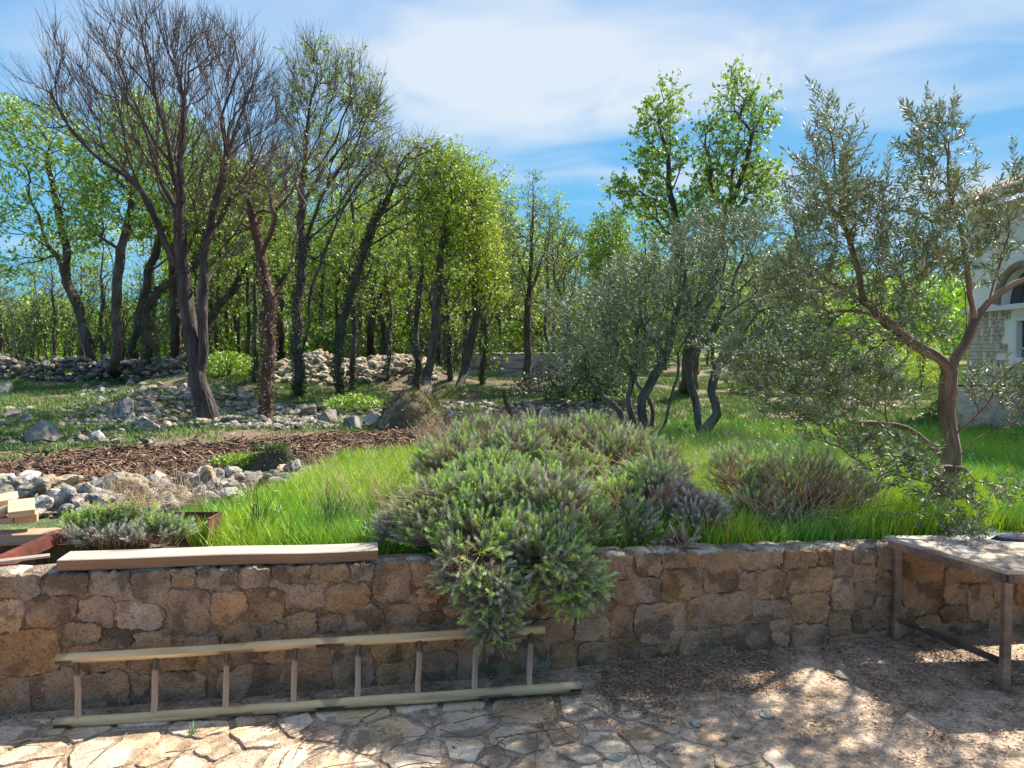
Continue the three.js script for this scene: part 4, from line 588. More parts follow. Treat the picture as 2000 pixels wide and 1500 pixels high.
// the big bare tree
newTree({ name: 'bare_tree', label: 'tall bare tree with twin purplish trunks and a wide fan of leafless twigs', px: [410, 822], rootR: .138, tipR: .0040, dens: .78, seed: 21, bark: M.barkPurple, step: .2, wob: .035, bf: 1.5, ang: 1.2, up: .55, spread: 1.5, thickMin: .03, limbTip: 6,
  limbs: ['410 822 404 790 393 755 385 725 374 680 365 620 359 560 355 500 351 440 350 390 352 330 358 260 355 190', '390 742 395 700 398 640 399 570 402 500 410 440 424 380 438 320 448 250', '358 545 335 500 308 440 285 385 255 345 215 305 170 265 140 240', '352 440 335 390 310 340 290 280 265 210 235 150 200 95', '350 400 335 330 320 250 300 170 280 80', '402 490 425 440 455 380 490 330 520 270', '438 320 465 240 490 170', '290 392 240 340 190 310 130 240 95 180', '400 560 425 520 450 480 480 440'],
  blobs: [[300, 110, 110, 85, 190, 1.4], [185, 150, 70, 85, 110, 1.2], [430, 140, 95, 85, 190, 1.4], [115, 215, 40, 55, 60, .9], [490, 230, 60, 100, 140, 1.2], [290, 240, 160, 100, 190, 1.8], [425, 300, 90, 80, 120, 1.5], [430, 450, 80, 60, 50, 1.2], [340, 340, 70, 60, 60, 1.4], [300, 45, 40, 30, 30, .5], [400, 90, 60, 40, 50, .8]], twigs: spray(3, .45, .0036, .6), twigM: std([.085, .06, .055]), leafW: 1.6 });
newTree({ name: 'red_ivy_tree', label: 'forked tree covered in reddish ivy stems right of the bare tree', px: [520, 822], rootR: .085, seed: 22, bark: M.barkRed, tipR: .004, limbs: ['519 822 522 790 526 740 528 680 526 630 524 590 514 550 507 500 498 450 488 410 465 370', '525 600 545 565 562 525 575 480 585 440 592 400', '507 500 530 450 540 400', '498 450 470 440 440 430'], blobs: [[480, 350, 60, 70, 80, 1], [540, 360, 40, 70, 60, .8], [450, 420, 50, 40, 30, .8], [600, 330, 40, 60, 50, .8]], twigs: spray(3, .42, .0034, .3), twigM: std([.12, .08, .065]), leaves: leafy(GREEN, 4, .08, .2, .3), ivy: [900, .3, 2.6, [.10, .075, .03]], wob: .07, spread: 1 });
newTree({ name: 'half_bare_tree', label: 'tall tree with several stems and sparse new leaves at its top', px: [582, 772], d: 14.6, rootR: .092, tipR: .0040, dens: .75, seed: 23, limbs: ['582 772 580 730 579 680 580 630 583 560 585 490 588 420 592 360 596 300 604 230 612 150', '583 700 598 660 606 610 612 560 628 500 655 440 690 370 730 310', '590 400 620 350 660 300 700 240 735 190', '656 438 700 405 760 370 805 345', '586 480 560 420 550 340 545 280', '600 260 630 200 650 140', '592 360 640 300 670 230 690 150', '612 560 600 620 588 700'],
  blobs: [[620, 130, 60, 45, 110, 1], [690, 170, 60, 55, 120, 1.2], [720, 250, 45, 80, 130, 1.2], [600, 230, 50, 90, 110, 1.2], [650, 330, 90, 70, 130, 1.5], [560, 330, 40, 80, 70, 1], [730, 330, 70, 50, 80, 1.2], [570, 200, 25, 60, 50, .7]], twigs: spray(3, .42, .0034, .3), twigM: std([.11, .085, .075]), leaves: leafy(GREEN, 3, .075, .18, .55, (p, g) => p.y > 4.2), bf: 1.5, ang: 1.3, ivy: [1500, .1, 3.2, [.05, .09, .022]], spread: 1.4, wob: .07 });
newTree({ name: 'ivy_tree', label: 'slender ivy clad tree leaning right in front of the sunlit stone mound', px: [665, 772], d: 15, rootR: .075, tipR: .0042, dens: .8, seed: 24, limbs: ['665 772 662 735 660 700 668 650 682 590 697 540 712 490 735 430 760 380 785 320 805 290', '712 490 765 455 815 425 850 395', '690 565 720 540 700 600', '735 430 770 400 820 350'], blobs: [[770, 320, 70, 50, 110, 1.1], [820, 350, 50, 60, 90, 1.1], [830, 290, 35, 30, 50, .6], [740, 400, 60, 50, 60, 1], [820, 420, 50, 40, 50, 1]], twigs: spray(3, .4, .0034, .25), twigM: std([.11, .085, .075]), leaves: leafy([...LIME, ...GREEN], 4, .08, .2, .5, (p) => p.x > 1.0), ivy: [2200, .2, 4, [.05, .10, .022]], spread: 1.2 });
for (const [px, py, d, tops, label, r] of [[688, 762, 16, '688 762 690 700 692 640 690 580 696 520', 'thin straight dark trunk just right of the slender ivied tree', .06], [760, 742, 17.5, '760 742 758 690 762 640 764 590 758 540', 'thin young tree in front of the middle of the stone mound', .045], [812, 756, 16.5, '812 756 815 700 815 640 818 590 822 540 818 480', 'thin dark trunk at the right end of the stone mound', .065], [880, 740, 17.5, '880 740 879 700 876 650 872 600 865 560', 'slim curved trunk between the two yellow green trees', .06], [942, 746, 17, '942 746 942 710 945 670 948 620', 'thin trunk right of the yellow green trees', .055], [497, 745, 15, '497 745 497 690 497 640 500 580 502 520', 'thin pole like trunk close left of the red ivied tree', .05]])
  newTree({ name: 'young_tree', label, px: [px, py], d, rootR: r, tipR: .004, seed: px, limbs: [tops], blobs: (() => { const a = tops.split(' ').map(Number), x = a[a.length - 2], y = a[a.length - 1]; return [[x, y - 30, 45, 60, 70, .8], [x + 10, y + 60, 40, 50, 30, .7]]; })(), leaves: leafy(GREEN, 3, .09, .2, .7), ivy: [400, .1, 2, [.05, .1, .02]] });
newTree({ name: 'yellow_green_tree', label: 'tree with a bright yellow green crown and leaning forked trunk in the middle', px: [826, 778], d: 15.2, rootR: .085, seed: 31, limbs: ['826 778 834 740 840 700 848 660 852 610 856 550 862 480 872 420 885 360 893 310', '850 640 835 580 822 520 815 450', '850 660 880 640 910 600', '862 480 900 430 930 390'], blobs: [[888, 340, 38, 50, 150, .8], [905, 420, 60, 70, 260, 1.1], [925, 390, 40, 50, 110, .8], [850, 440, 45, 80, 150, 1], [880, 530, 55, 60, 130, 1], [840, 350, 35, 50, 70, .8]], leaves: leafy([...LIME, ...GREEN], 6, .085, .22, 1), spread: 1 });
newTree({ name: 'yellow_green_tree', label: 'tree with yellow crown drooping over a curved dark trunk, right one of two', px: [896, 758], d: 16, rootR: .09, seed: 32, limbs: ['896 758 903 730 915 690 926 640 928 580 932 520', '905 720 912 670 905 620 912 560', '926 640 945 600 955 560'], blobs: [[940, 500, 42, 55, 220, .9], [955, 560, 34, 40, 130, .7], [910, 470, 50, 50, 130, 1], [935, 420, 35, 50, 100, .8]], leaves: leafy([LIME[0], LIME[0], LIME[1], LIME[2]], 7, .085, .22, 1), spread: 1 });
newTree({ name: 'slim_tree', label: 'slim upright tree with a pointed grey green crown right of the middle', px: [1030, 757], rootR: .09, seed: 33, limbs: ['1030 757 1029 710 1030 650 1033 580 1036 500 1040 430 1040 370', '1033 580 1055 520 1070 450', '1033 560 1010 500 1000 440'], blobs: [[1040, 390, 18, 55, 50, .5], [1055, 460, 35, 60, 100, .9], [1065, 550, 55, 60, 100, 1.2], [1010, 500, 35, 60, 80, .9], [1000, 580, 40, 50, 60, 1], [1080, 440, 20, 40, 30, .5]], leaves: leafy([...SAGE, GREEN[1]], 4, .075, .22, .9), spread: .8 });
newTree({ name: 'twiggy_tree', label: 'pale twiggy young tree between the slim tree and the tall oak', px: [1108, 752], d: 19, rootR: .07, seed: 34, limbs: ['1108 752 1108 690 1106 620 1105 560 1106 500', '1106 600 1125 550 1130 500', '1106 600 1085 540 1080 490'], blobs: [[1105, 490, 40, 55, 130, 1], [1110, 580, 50, 50, 80, 1], [985, 450, 25, 60, 40, .8]], twigs: spray(2, .3, .004, .4), leaves: leafy(SAGE, 3, .07, .2, .6), bark: M.barkGrey, spread: .8 });
newTree({ name: 'dark_green_tree', label: 'dark green leafy tree at the left foot of the tall oak', px: [1192, 752], d: 17, rootR: .09, seed: 35, limbs: ['1195 752 1196 690 1200 620 1196 560 1190 500 1188 450', '1198 600 1225 560 1240 530'], blobs: [[1188, 465, 38, 45, 150, .9], [1180, 520, 40, 40, 110, .9], [1222, 540, 45, 50, 120, 1], [1200, 590, 45, 40, 80, 1]], leaves: leafy([DEEP[1], GREEN[1], GREEN[0]], 6, .1, .22, 1), spread: .8 });
newTree({ name: 'tall_oak', label: 'tallest tree on the right, two leafy spires rising above the olives', px: [1345, 765], d: 14.5, rootR: .16, seed: 36, tipR: .005, limbs: ['1345 765 1350 700 1352 640 1340 580 1330 520 1322 450 1312 390 1302 320 1290 250 1280 200', '1350 650 1375 600 1395 540 1408 470 1415 410 1428 340 1435 270 1442 200 1438 150', '1412 420 1440 360 1460 290 1480 240 1505 190', '1415 440 1450 400 1480 360 1500 350', '1320 440 1285 400 1240 370 1205 365', '1312 390 1330 330 1335 270', '1410 430 1385 370 1380 290 1378 220'],
  blobs: [[1280, 260, 36, 65, 75, .6], [1305, 205, 32, 35, 40, .5], [1290, 330, 52, 45, 75, .7], [1250, 390, 55, 35, 65, .7], [1215, 372, 24, 18, 26, .4], [1315, 410, 65, 50, 90, 1], [1378, 310, 30, 70, 60, .5], [1437, 185, 36, 45, 55, .5], [1440, 265, 52, 50, 75, .7], [1485, 350, 34, 34, 65, .5], [1430, 340, 60, 45, 70, .9], [1455, 410, 70, 50, 90, 1], [1360, 450, 100, 50, 110, 1.2], [1485, 220, 26, 42, 34, .4], [1395, 390, 40, 40, 50, .6]], leaves: leafy([...GREEN, LIME[2], DEEP[1], DEEP[1], [.24, .34, .05]], 3, .12, .22, .9), spread: .9, wob: .08 });

// ---- olives
// sprigs at every thin bough: a fine stem with paired narrow leaves
const sprigs = (g, n, L, size, col, out) => { for (const [p, dir, w] of g.ends) for (let q = 0; q < n; q++) { const e = dir.clone().addScaledVector(rdir(), .75); e.y += .35; e.normalize(); const l = L * rr(.55, 1.25), b = p.clone().addScaledVector(dir, -rr(0, .08)), tip = b.clone().addScaledVector(e, l); g.thin.tube([b, b.clone().lerp(tip, .5).add(V(0, l * .04, 0)), tip], [.0018, .0014, .0008], 3); const pairs = Math.max(3, Math.round(l / (size * .34))), s0 = perp(e); for (let i = 0; i <= pairs; i++) { const t = (i + .6) / (pairs + .6), s = s0.clone().applyAxisAngle(e, i * 1.57 + rr(-.4, .4)); for (const f of i === pairs ? [0] : [1, -1]) { const d2 = e.clone().multiplyScalar(rr(.6, 1.1)).addScaledVector(s, f * rr(.55, 1)).normalize(); out(b.clone().lerp(tip, t), d2, size * rr(.65, 1.2), col[rnd() < col[2] ? 1 : 0], rr(.75, 1.25)); } } } };
const oliveTwigs = (n, L, size) => g => { g.leafList = []; sprigs(g, n, L, size, OL, (p, e, s, c, f) => g.leafList.push([p, e, s, c, f])); };
const oliveLeaves = (l, g) => { for (const [p, e, s, c, f] of g.leafList) l.leaf(p, e, perp(e), s, s * .11, s * .025, [c[0] * f, c[1] * f, c[2] * f]); };
const OL = [[.17, .225, .085], [.43, .46, .37], .25];
newTree({ name: 'olive_tree', label: 'many stemmed old olive with a grey green crown in the middle ground', px: [1250, 852], rootR: .10, dens: .58, seed: 41, bark: M.barkGrey, tipR: .0025, step: .16, multi: true, free: 12, limbTip: 5, limbs: ['1250 852 1252 820 1255 780 1270 740 1290 700 1310 640 1330 580 1345 520', '1248 850 1222 830 1205 800 1180 770 1150 740', '1246 850 1232 820 1228 780 1232 730 1238 680 1240 620', '1252 850 1275 820 1268 780 1240 750 1215 700 1180 640', '1256 852 1300 830 1312 780 1322 720 1340 660 1380 600 1410 560', '1290 700 1260 640 1250 560', '1310 640 1370 580 1420 520'],
  blobs: [[1150, 640, 70, 80, 260, 1], [1110, 700, 50, 50, 130, .8], [1240, 570, 90, 75, 420, 1.2], [1330, 530, 90, 80, 420, 1.2], [1390, 450, 70, 40, 190, .9], [1230, 690, 80, 45, 200, 1], [1180, 725, 60, 35, 150, .8], [1320, 640, 80, 50, 160, 1], [1080, 610, 30, 40, 60, .5]], twigs: oliveTwigs(1, .2, .062), leaves: oliveLeaves, leafM: M.olive, leafW: 7, spread: 1, wob: .06 });
newTree({ name: 'olive_tree', label: 'olive with two bare lower trunks right of the many stemmed old one', px: [1382, 850], rootR: .085, dens: .6, seed: 42, bark: M.barkGrey, tipR: .0025, step: .16, multi: true, free: 10, limbTip: 5, limbs: ['1362 856 1359 815 1352 770 1347 720 1360 680 1400 640 1440 600', '1404 842 1398 805 1390 765 1396 715 1425 680 1480 640', '1400 650 1430 560 1450 500', '1440 680 1500 640 1540 600'],
  blobs: [[1450, 520, 80, 80, 380, 1.1], [1490, 640, 80, 70, 330, 1], [1400, 640, 60, 50, 170, .9], [1540, 560, 60, 70, 220, .9], [1480, 440, 40, 30, 90, .6], [1530, 720, 60, 40, 120, .8]], twigs: oliveTwigs(1, .2, .062), leaves: oliveLeaves, leafM: M.olive, leafW: 7, spread: .9, wob: .06 });
{ // the near olive: leaves large enough to pick out one by one
  const single = [];
  const t = newTree({ name: 'olive_tree', label: 'nearest olive at the right with forked brown trunk and long silvery leaves', px: [1846, 1012], rootR: .064, dens: .64, zo: -.3, seed: 43, bark: M.barkOlive, tipR: .0014, step: .10, free: 10, thickMin: .011, limbTip: 6, flare: .5, bf: .5, up: .2, wob: .03, spread: .7,
    limbs: ['1846 1012 1848 960 1853 900 1856 840 1857 780 1857 715 1880 665 1905 620 1940 588 1975 560 2010 545', '1857 720 1835 700 1800 678 1760 650 1730 632 1700 614 1670 606 1620 610', '1852 935 1880 885 1920 850 1965 832 2020 815', '1860 700 1890 625 1880 570 1860 520 1830 480 1815 400 1800 300 1790 230', '1690 612 1685 570 1670 500 1650 420 1625 330 1610 250', '1905 620 1890 540 1880 460 1860 380 1840 280', '1850 900 1810 860 1760 832 1710 830 1660 790', '1890 870 1930 790 1975 720 2020 690', '1700 614 1640 560 1580 520 1550 440', '1660 605 1600 640 1540 680 1480 700', '1720 830 1640 820 1560 800 1500 790', '1940 588 1960 500 1965 430', '2010 545 2060 470 2090 380 2100 280', '2010 545 2090 520 2170 430 2200 320', '2090 520 2180 500 2270 430'],
    blobs: [[1620, 320, 45, 70, 120, .35], [1605, 235, 14, 45, 22, .15], [1600, 420, 75, 60, 190, .45], [1560, 540, 75, 65, 190, .45], [1690, 400, 55, 55, 140, .4], [1820, 290, 45, 60, 110, .3], [1795, 215, 14, 30, 18, .12], [1845, 225, 14, 38, 20, .12], [1850, 390, 60, 55, 130, .4], [1940, 430, 40, 35, 26, .35], [1985, 340, 12, 35, 10, .12], [1720, 530, 90, 75, 230, .5], [1600, 680, 90, 60, 200, .5], [1690, 760, 80, 55, 180, .5], [1560, 790, 80, 40, 150, .4], [1480, 730, 60, 50, 120, .35], [1430, 690, 40, 40, 60, .3], [1800, 490, 80, 55, 160, .5], [1920, 510, 70, 45, 60, .4], [1740, 890, 60, 50, 90, .35], [1640, 850, 60, 30, 60, .3], [1900, 960, 70, 40, 60, .35, -.5], [1960, 760, 45, 50, 60, .35], [2090, 330, 60, 80, 75, .45], [2190, 300, 80, 100, 110, .5], [2150, 470, 80, 70, 85, .5], [2290, 420, 80, 100, 90, .5], [2250, 160, 80, 70, 50, .5], [1850, 1020, 60, 22, 40, .3, -.7], [1800, 940, 60, 40, 50, .35, -.4], [1750, 640, 60, 60, 80, .5]],
    twigs: oliveTwigs(1, .15, .052),
    leaves: (l, g) => { for (const [p, e, s, c, f] of g.leafList) single.push([p.z, p, e, perp(e), s, (rnd() < .1 ? [.34, .36, .08] : c).map(v => v * f)]); single.sort((a, b) => b[0] - a[0]); for (const [, a, e, s, L, q] of single.slice(290)) l.leaf(a, e, s, L, L * .115, L * .03, q); },
    leafM: M.olive, leafW: 6 });
  // the 290 leaves nearest the camera, one by one, from a few shared shapes
  const kinds = [OL[1], OL[0], [.34, .36, .08]].map(c => [.9, 1.1].map(f => { const l = new MB(true); for (const [L0, x0] of [[1, 0]]) l.leaf(V(0, 0, 0), V(1, 0, 0), V(0, 0, 1), 1, .115, .03, c.map(v => v * f)); return l.geo(false); })).flat();
  const bm = new THREE.Matrix4(); single.slice(0, 290).forEach(([, a, e, s, L, q], i) => { const k = q[2] > .2 ? 0 : q[0] > .22 ? 4 : 2, o = part('leaf', kinds[k + (i & 1)], M.olive, t); const y = e.clone().cross(s).negate(); bm.makeBasis(e, y, s); o.quaternion.setFromRotationMatrix(bm); o.position.copy(a); o.scale.setScalar(L); });
}

// ---- the wood behind: thin young trees, each a copy of one of a few kinds
{
  const protos = [];
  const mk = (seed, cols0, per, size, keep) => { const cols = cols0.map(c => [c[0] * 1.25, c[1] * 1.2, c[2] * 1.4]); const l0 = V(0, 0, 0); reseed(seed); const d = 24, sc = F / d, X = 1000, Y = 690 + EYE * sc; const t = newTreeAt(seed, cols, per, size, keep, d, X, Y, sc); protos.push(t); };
  function newTreeAt(seed, cols, per, size, keep, d, X, Y, sc) {
    reseed(seed); const h = rr(4.6, 6.4) * sc, b = rr(-.4, .4) * sc; const o = { d, root: V(0, 0, -d), rootR: rr(.05, .085), tipR: .005, step: .3, wob: .1, spread: .8, limbs: [`${X} ${Y} ${X + b * .2} ${Y - h * .3} ${X + b * .3} ${Y - h * .55} ${X + b} ${Y - h * .9}`], blobs: [[X + b, Y - h * .8, .9 * sc, h * .22, 90, .9], [X + b * .5 - .3 * sc, Y - h * .55, .9 * sc, h * .2, 60, .9], [X + .2 * sc, Y - h * .36, .7 * sc, h * .1, 14, .7]], leaves: null };
    const g = growTree(o), G3 = new THREE.Group(); part('trunk', g.thick.geo(), M.bark, G3); part('twigs', g.thin.geo(), M.bark, G3).userData.kind = 'stuff'; const l = new MB(true); leafy(cols, per, size, .34, keep)(l, g); part('twigs', g.thin2.geo(), M.bark, G3).userData.kind = 'stuff'; part('crown', l.geo(false), M.leaf, G3).userData.kind = 'stuff'; return G3;
  }
  mk(101, [...GREEN, LIME[2]], 5, .14, .7); mk(102, [...GREEN, LIME[2]], 4, .14, .7); mk(103, SAGE, 4, .11, .6); mk(104, [GREEN[2], LIME[1], LIME[2]], 5, .14, .7); mk(105, [...DEEP, ...GREEN], 4, .13, .7);
  reseed(900); const spots = [];
  for (let i = 0; i < 260 && spots.length < 150; i++) { const d = rr(21, 40), px = rr(-60, 1560), x = (px - 1000) / F * d; if (px < 330 && rnd() < .6) continue; if (spots.some(q => Math.hypot(q[0] - x, q[1] + d) < .6)) continue; spots.push([x, -d, px]); }
  for (const [x, z, px] of spots) { const c = protos[Math.floor(rnd() * 5)].clone(); c.name = numbered('young_wood_tree'); c.position.set(x, H(x, z) - .05, z); c.rotation.y = rr(0, 6.28); const far = (-z - 21) / 19, s = (px < 380 ? rr(.55, .8) : px < 1000 ? rr(.8, 1.15) : px < 1150 ? rr(.62, .85) : rr(.55, .75)) * (1 + .25 * far); c.scale.set(s, s * rr(.9, 1.15), s); scene.add(c); tag(c, 'thin young tree among many in the green wood behind', 'tree', 'young trees of the wood behind the stone mound'); }
  // bare thickets of bent stems at the left
  for (let i = 0; i < 16; i++) { reseed(700 + i); const px = i < 12 ? -30 + i * 32 + rr(-12, 12) : 560 + i * 22, d = rr(21.5, 25), p = at(px, 700, d); p.y = H(p.x, p.z); const t = thing('bare_thicket', 'thicket of thin bent bare stems behind the field wall', 'shrub', p, 'bare thickets behind the trees'), mb = new MB(), l = new MB(true);
    for (let k = 0; k < 9; k++) { const a = rr(-1, 1) * .8 + .35, L = rr(2, 3.6), P = [], R = [], q = V(rr(-.5, .5), -.1, rr(-.5, .5)), dz = rr(-.4, .4); for (let s = 0; s <= 7; s++) { const u = s / 7; P.push(V(q.x + a * L * .55 * u * u, q.y + L * (u - .15 * u * u), q.z + dz * u)); R.push(.017 * (1 - u * .85)); } mb.tube(P, R, 4); for (let s = 2; s < 8; s++) for (let b = 0; b < 2; b++) { const e = V(rr(-.6, .9), rr(.3, 1), rr(-.6, .6)).normalize(), b0 = P[s], b1 = b0.clone().addScaledVector(e, rr(.3, .8)); mb.tube([b0, b1], [.006, .003], 3); for (let n = 0; n < 4; n++) { const f = rdir(), c = rr(.7, 1.3); l.leaf(b0.clone().lerp(b1, rnd()), f, perp(f), .07, .024, .004, [.17 * c, .24 * c, .05 * c]); } } }
    part('stems', mb.geo(), M.barkGrey, t); part('leaves', l.geo(false), M.leaf, t).userData.kind = 'stuff'; }
  // far wood that closes the view
  const w = new THREE.Group(); w.name = 'far_wood'; scene.add(w); tag(w, 'dense far green wood closing the view behind the young trees', 'wood'); w.userData.kind = 'stuff';
  const tuft = new MB(true); for (let i = 0; i < 46; i++) { const e = rdir(), c = rr(.7, 1.3); tuft.leaf(rdir().multiplyScalar(Math.cbrt(rnd()) * .5), e, perp(e), .2, .07, .01, [c, c, c]); } const im = shade(new THREE.InstancedMesh(tuft.geo(false), M.leaf, 5200)); im.name = 'far_foliage'; im.userData.kind = 'stuff'; const d = new THREE.Object3D(), P = [];
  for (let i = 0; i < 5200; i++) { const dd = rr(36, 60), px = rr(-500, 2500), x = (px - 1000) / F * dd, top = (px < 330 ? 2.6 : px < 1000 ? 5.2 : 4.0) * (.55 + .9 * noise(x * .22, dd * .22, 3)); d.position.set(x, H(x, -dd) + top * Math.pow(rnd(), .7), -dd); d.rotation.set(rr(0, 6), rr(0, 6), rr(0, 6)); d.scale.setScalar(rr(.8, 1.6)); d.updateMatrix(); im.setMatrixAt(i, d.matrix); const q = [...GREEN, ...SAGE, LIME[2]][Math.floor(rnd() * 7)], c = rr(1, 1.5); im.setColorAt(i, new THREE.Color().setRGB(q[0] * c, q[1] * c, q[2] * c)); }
  w.add(im);
  // leafy understorey between the trunks
  { const u = new THREE.Group(); u.name = 'understorey'; scene.add(u); tag(u, 'light green saplings and shoots filling the wood between the trunks', 'undergrowth'); u.userData.kind = 'stuff'; const N2 = 800, im2 = shade(new THREE.InstancedMesh(tuft.geo(false), M.leaf, N2)); im2.name = 'understorey_foliage'; im2.userData.kind = 'stuff'; reseed(811);
    for (let i = 0; i < N2; i++) { const dd = rr(23, 36), px = rr(340, 1300), x = (px - 1000) / F * dd, cl = noise(x * .5, dd * .5, 8); d.position.set(x, H(x, -dd) + rr(.1, 1) * (px < 380 ? 1.2 : 2.6) * (.3 + cl), -dd); d.rotation.set(rr(0, 6), rr(0, 6), rr(0, 6)); d.scale.setScalar(rr(.5, 1)); d.updateMatrix(); im2.setMatrixAt(i, d.matrix); const q = [...GREEN, ...SAGE, LIME[2]][Math.floor(rnd() * 7)], c = rr(.65, 1.05); im2.setColorAt(i, new THREE.Color().setRGB(q[0] * c, q[1] * c, q[2] * c)); } u.add(im2); }
  // undergrowth: low bushes and ivy patches in the wood
  const low = (px, py, w2, h, n, cols, label, name = 'bush', sz = .07) => { const p = G(px, py); reseed(px * 7 + py); const t = thing(name, label, 'bush', p), l = new MB(true), mb = new MB(); for (let i = 0; i < n; i++) { const a = rr(0, 6.28), r = Math.sqrt(rnd()), y = h * Math.sqrt(Math.max(0, 1 - r * r)) * Math.pow(rnd(), .6), q = V(Math.cos(a) * r * w2, y, Math.sin(a) * r * w2 * .7), e = rdir(); e.y = Math.abs(e.y); const c = rr(.7, 1.3), k = cols[Math.floor(rnd() * cols.length)]; l.leaf(q, e, perp(e), sz * rr(.6, 1.3), sz * .36, .006, k.map(v => v * c)); } for (let i = 0; i < 14; i++) { const a = rr(0, 6.28), r = rnd() * w2 * .8; mb.tube([V(0, -.05, 0), V(Math.cos(a) * r * .5, h * .5, Math.sin(a) * r * .4), V(Math.cos(a) * r, h * rr(.6, .95), Math.sin(a) * r * .7)], [.012, .008, .003], 4); } part('stems', mb.geo(), M.bark, t); part('foliage', l.geo(false), M.leaf, t).userData.kind = 'stuff'; };
  low(445, 735, .75, .5, 1500, GREEN, 'bright green leafy bush right of the bare tree trunk');
  low(270, 730, .35, .3, 500, LIME, 'small bright green bush at the foot of the bowed ivy tree');
  low(470, 912, .34, .12, 900, GREEN, 'patch of bright ivy beside the mossy stump', 'ivy_patch', .05);
  low(1100, 775, 1.0, .55, 1300, [[.09, .1, .05], [.13, .11, .07]], 'dark brown brambly heap left of the old olive', 'bramble');
  low(1160, 790, .9, .45, 900, DEEP, 'dark green bush in shade left of the old olive stems');
  low(1500, 770, .8, .7, 1500, DEEP, 'dark round bush in shade behind the second olive');
  low(1620, 760, .9, .9, 1500, [...DEEP, GREEN[1]], 'dark bush behind the near olive branches, left of the house');
  low(1720, 745, .9, 1.5, 1800, LIME.concat(GREEN), 'bright yellow green shrub between the near olive and the house', 'shrub');
  low(1800, 760, .6, 1.3, 1200, LIME, 'lime green shrub directly beside the house wall', 'shrub');
  low(1890, 818, .7, .35, 900, DEEP, 'dark low bush at the foot of the beige wall');
  low(1960, 815, .6, .3, 700, DEEP, 'low dark bush under the red hose');
  low(690, 800, .5, .25, 500, GREEN, 'low weeds before the stone mound');
  low(960, 735, .6, .5, 700, LIME, 'yellow green weeds at the foot of the thin trunk in the middle');
}
// ------------------------------------------------------------------ grass and litter: nobody could count them
function scatter(name, label, cat, protos, mat, spots, set) {
  const o = new THREE.Group(); o.name = numbered(name); scene.add(o); tag(o, label, cat); o.userData.kind = 'stuff'; const B = protos.map(() => []); spots.forEach((s, i) => B[i % protos.length].push(s)); const d = new THREE.Object3D();
  protos.forEach((g, k) => { if (!B[k].length) return; const im = shade(new THREE.InstancedMesh(g, mat, B[k].length)); im.name = numbered(name + '_tufts'); im.userData.kind = 'stuff'; B[k].forEach((s, i) => { d.position.copy(s.p); d.rotation.set(0, 0, 0); d.scale.set(1, 1, 1); const c = set(d, s); d.updateMatrix(); im.setMatrixAt(i, d.matrix); if (c) im.setColorAt(i, c); }); o.add(im); });
  return o;
}
function tuftGeo(seed, n, rad, h, w, lean) { reseed(seed); const mb = new MB(true); for (let i = 0; i < n; i++) { const a = rr(0, 6.28), r = rad * Math.sqrt(rnd()), x = Math.cos(a) * r, z = Math.sin(a) * r, H2 = h * rr(.5, 1.1), f = rr(0, 6.28), L = lean * rr(.2, 1) * H2, dx = Math.cos(f) * L, dz = Math.sin(f) * L, g = rr(0, 6.28), wx = Math.cos(g) * w, wz = Math.sin(g) * w, c = rr(.75, 1.25), yl = rnd() < .12 ? 1.6 : 1, col = [c * yl, c, c], P = [[0, 0, 1], [.35, .5, .9], [1, 1, 0]]; let prev; const id = []; for (const [k, y, ww] of P) { const px = x + dx * k, pz = z + dz * k, py = H2 * (y - .12 * k * lean); if (ww) id.push(mb.v(px - wx * ww, py, pz - wz * ww, 0, 1, 0, 0, y, col), mb.v(px + wx * ww, py, pz + wz * ww, 0, 1, 0, 1, y, col)); else id.push(mb.v(px, py, pz, 0, 1, 0, .5, 1, col)); } mb.i.push(id[0], id[1], id[2], id[1], id[3], id[2], id[2], id[3], id[4]); } return mb.geo(false); }
const bbox = P => [Math.min(...P.map(p => p[0])), Math.max(...P.map(p => p[0])), Math.min(...P.map(p => p[1])), Math.max(...P.map(p => p[1]))];
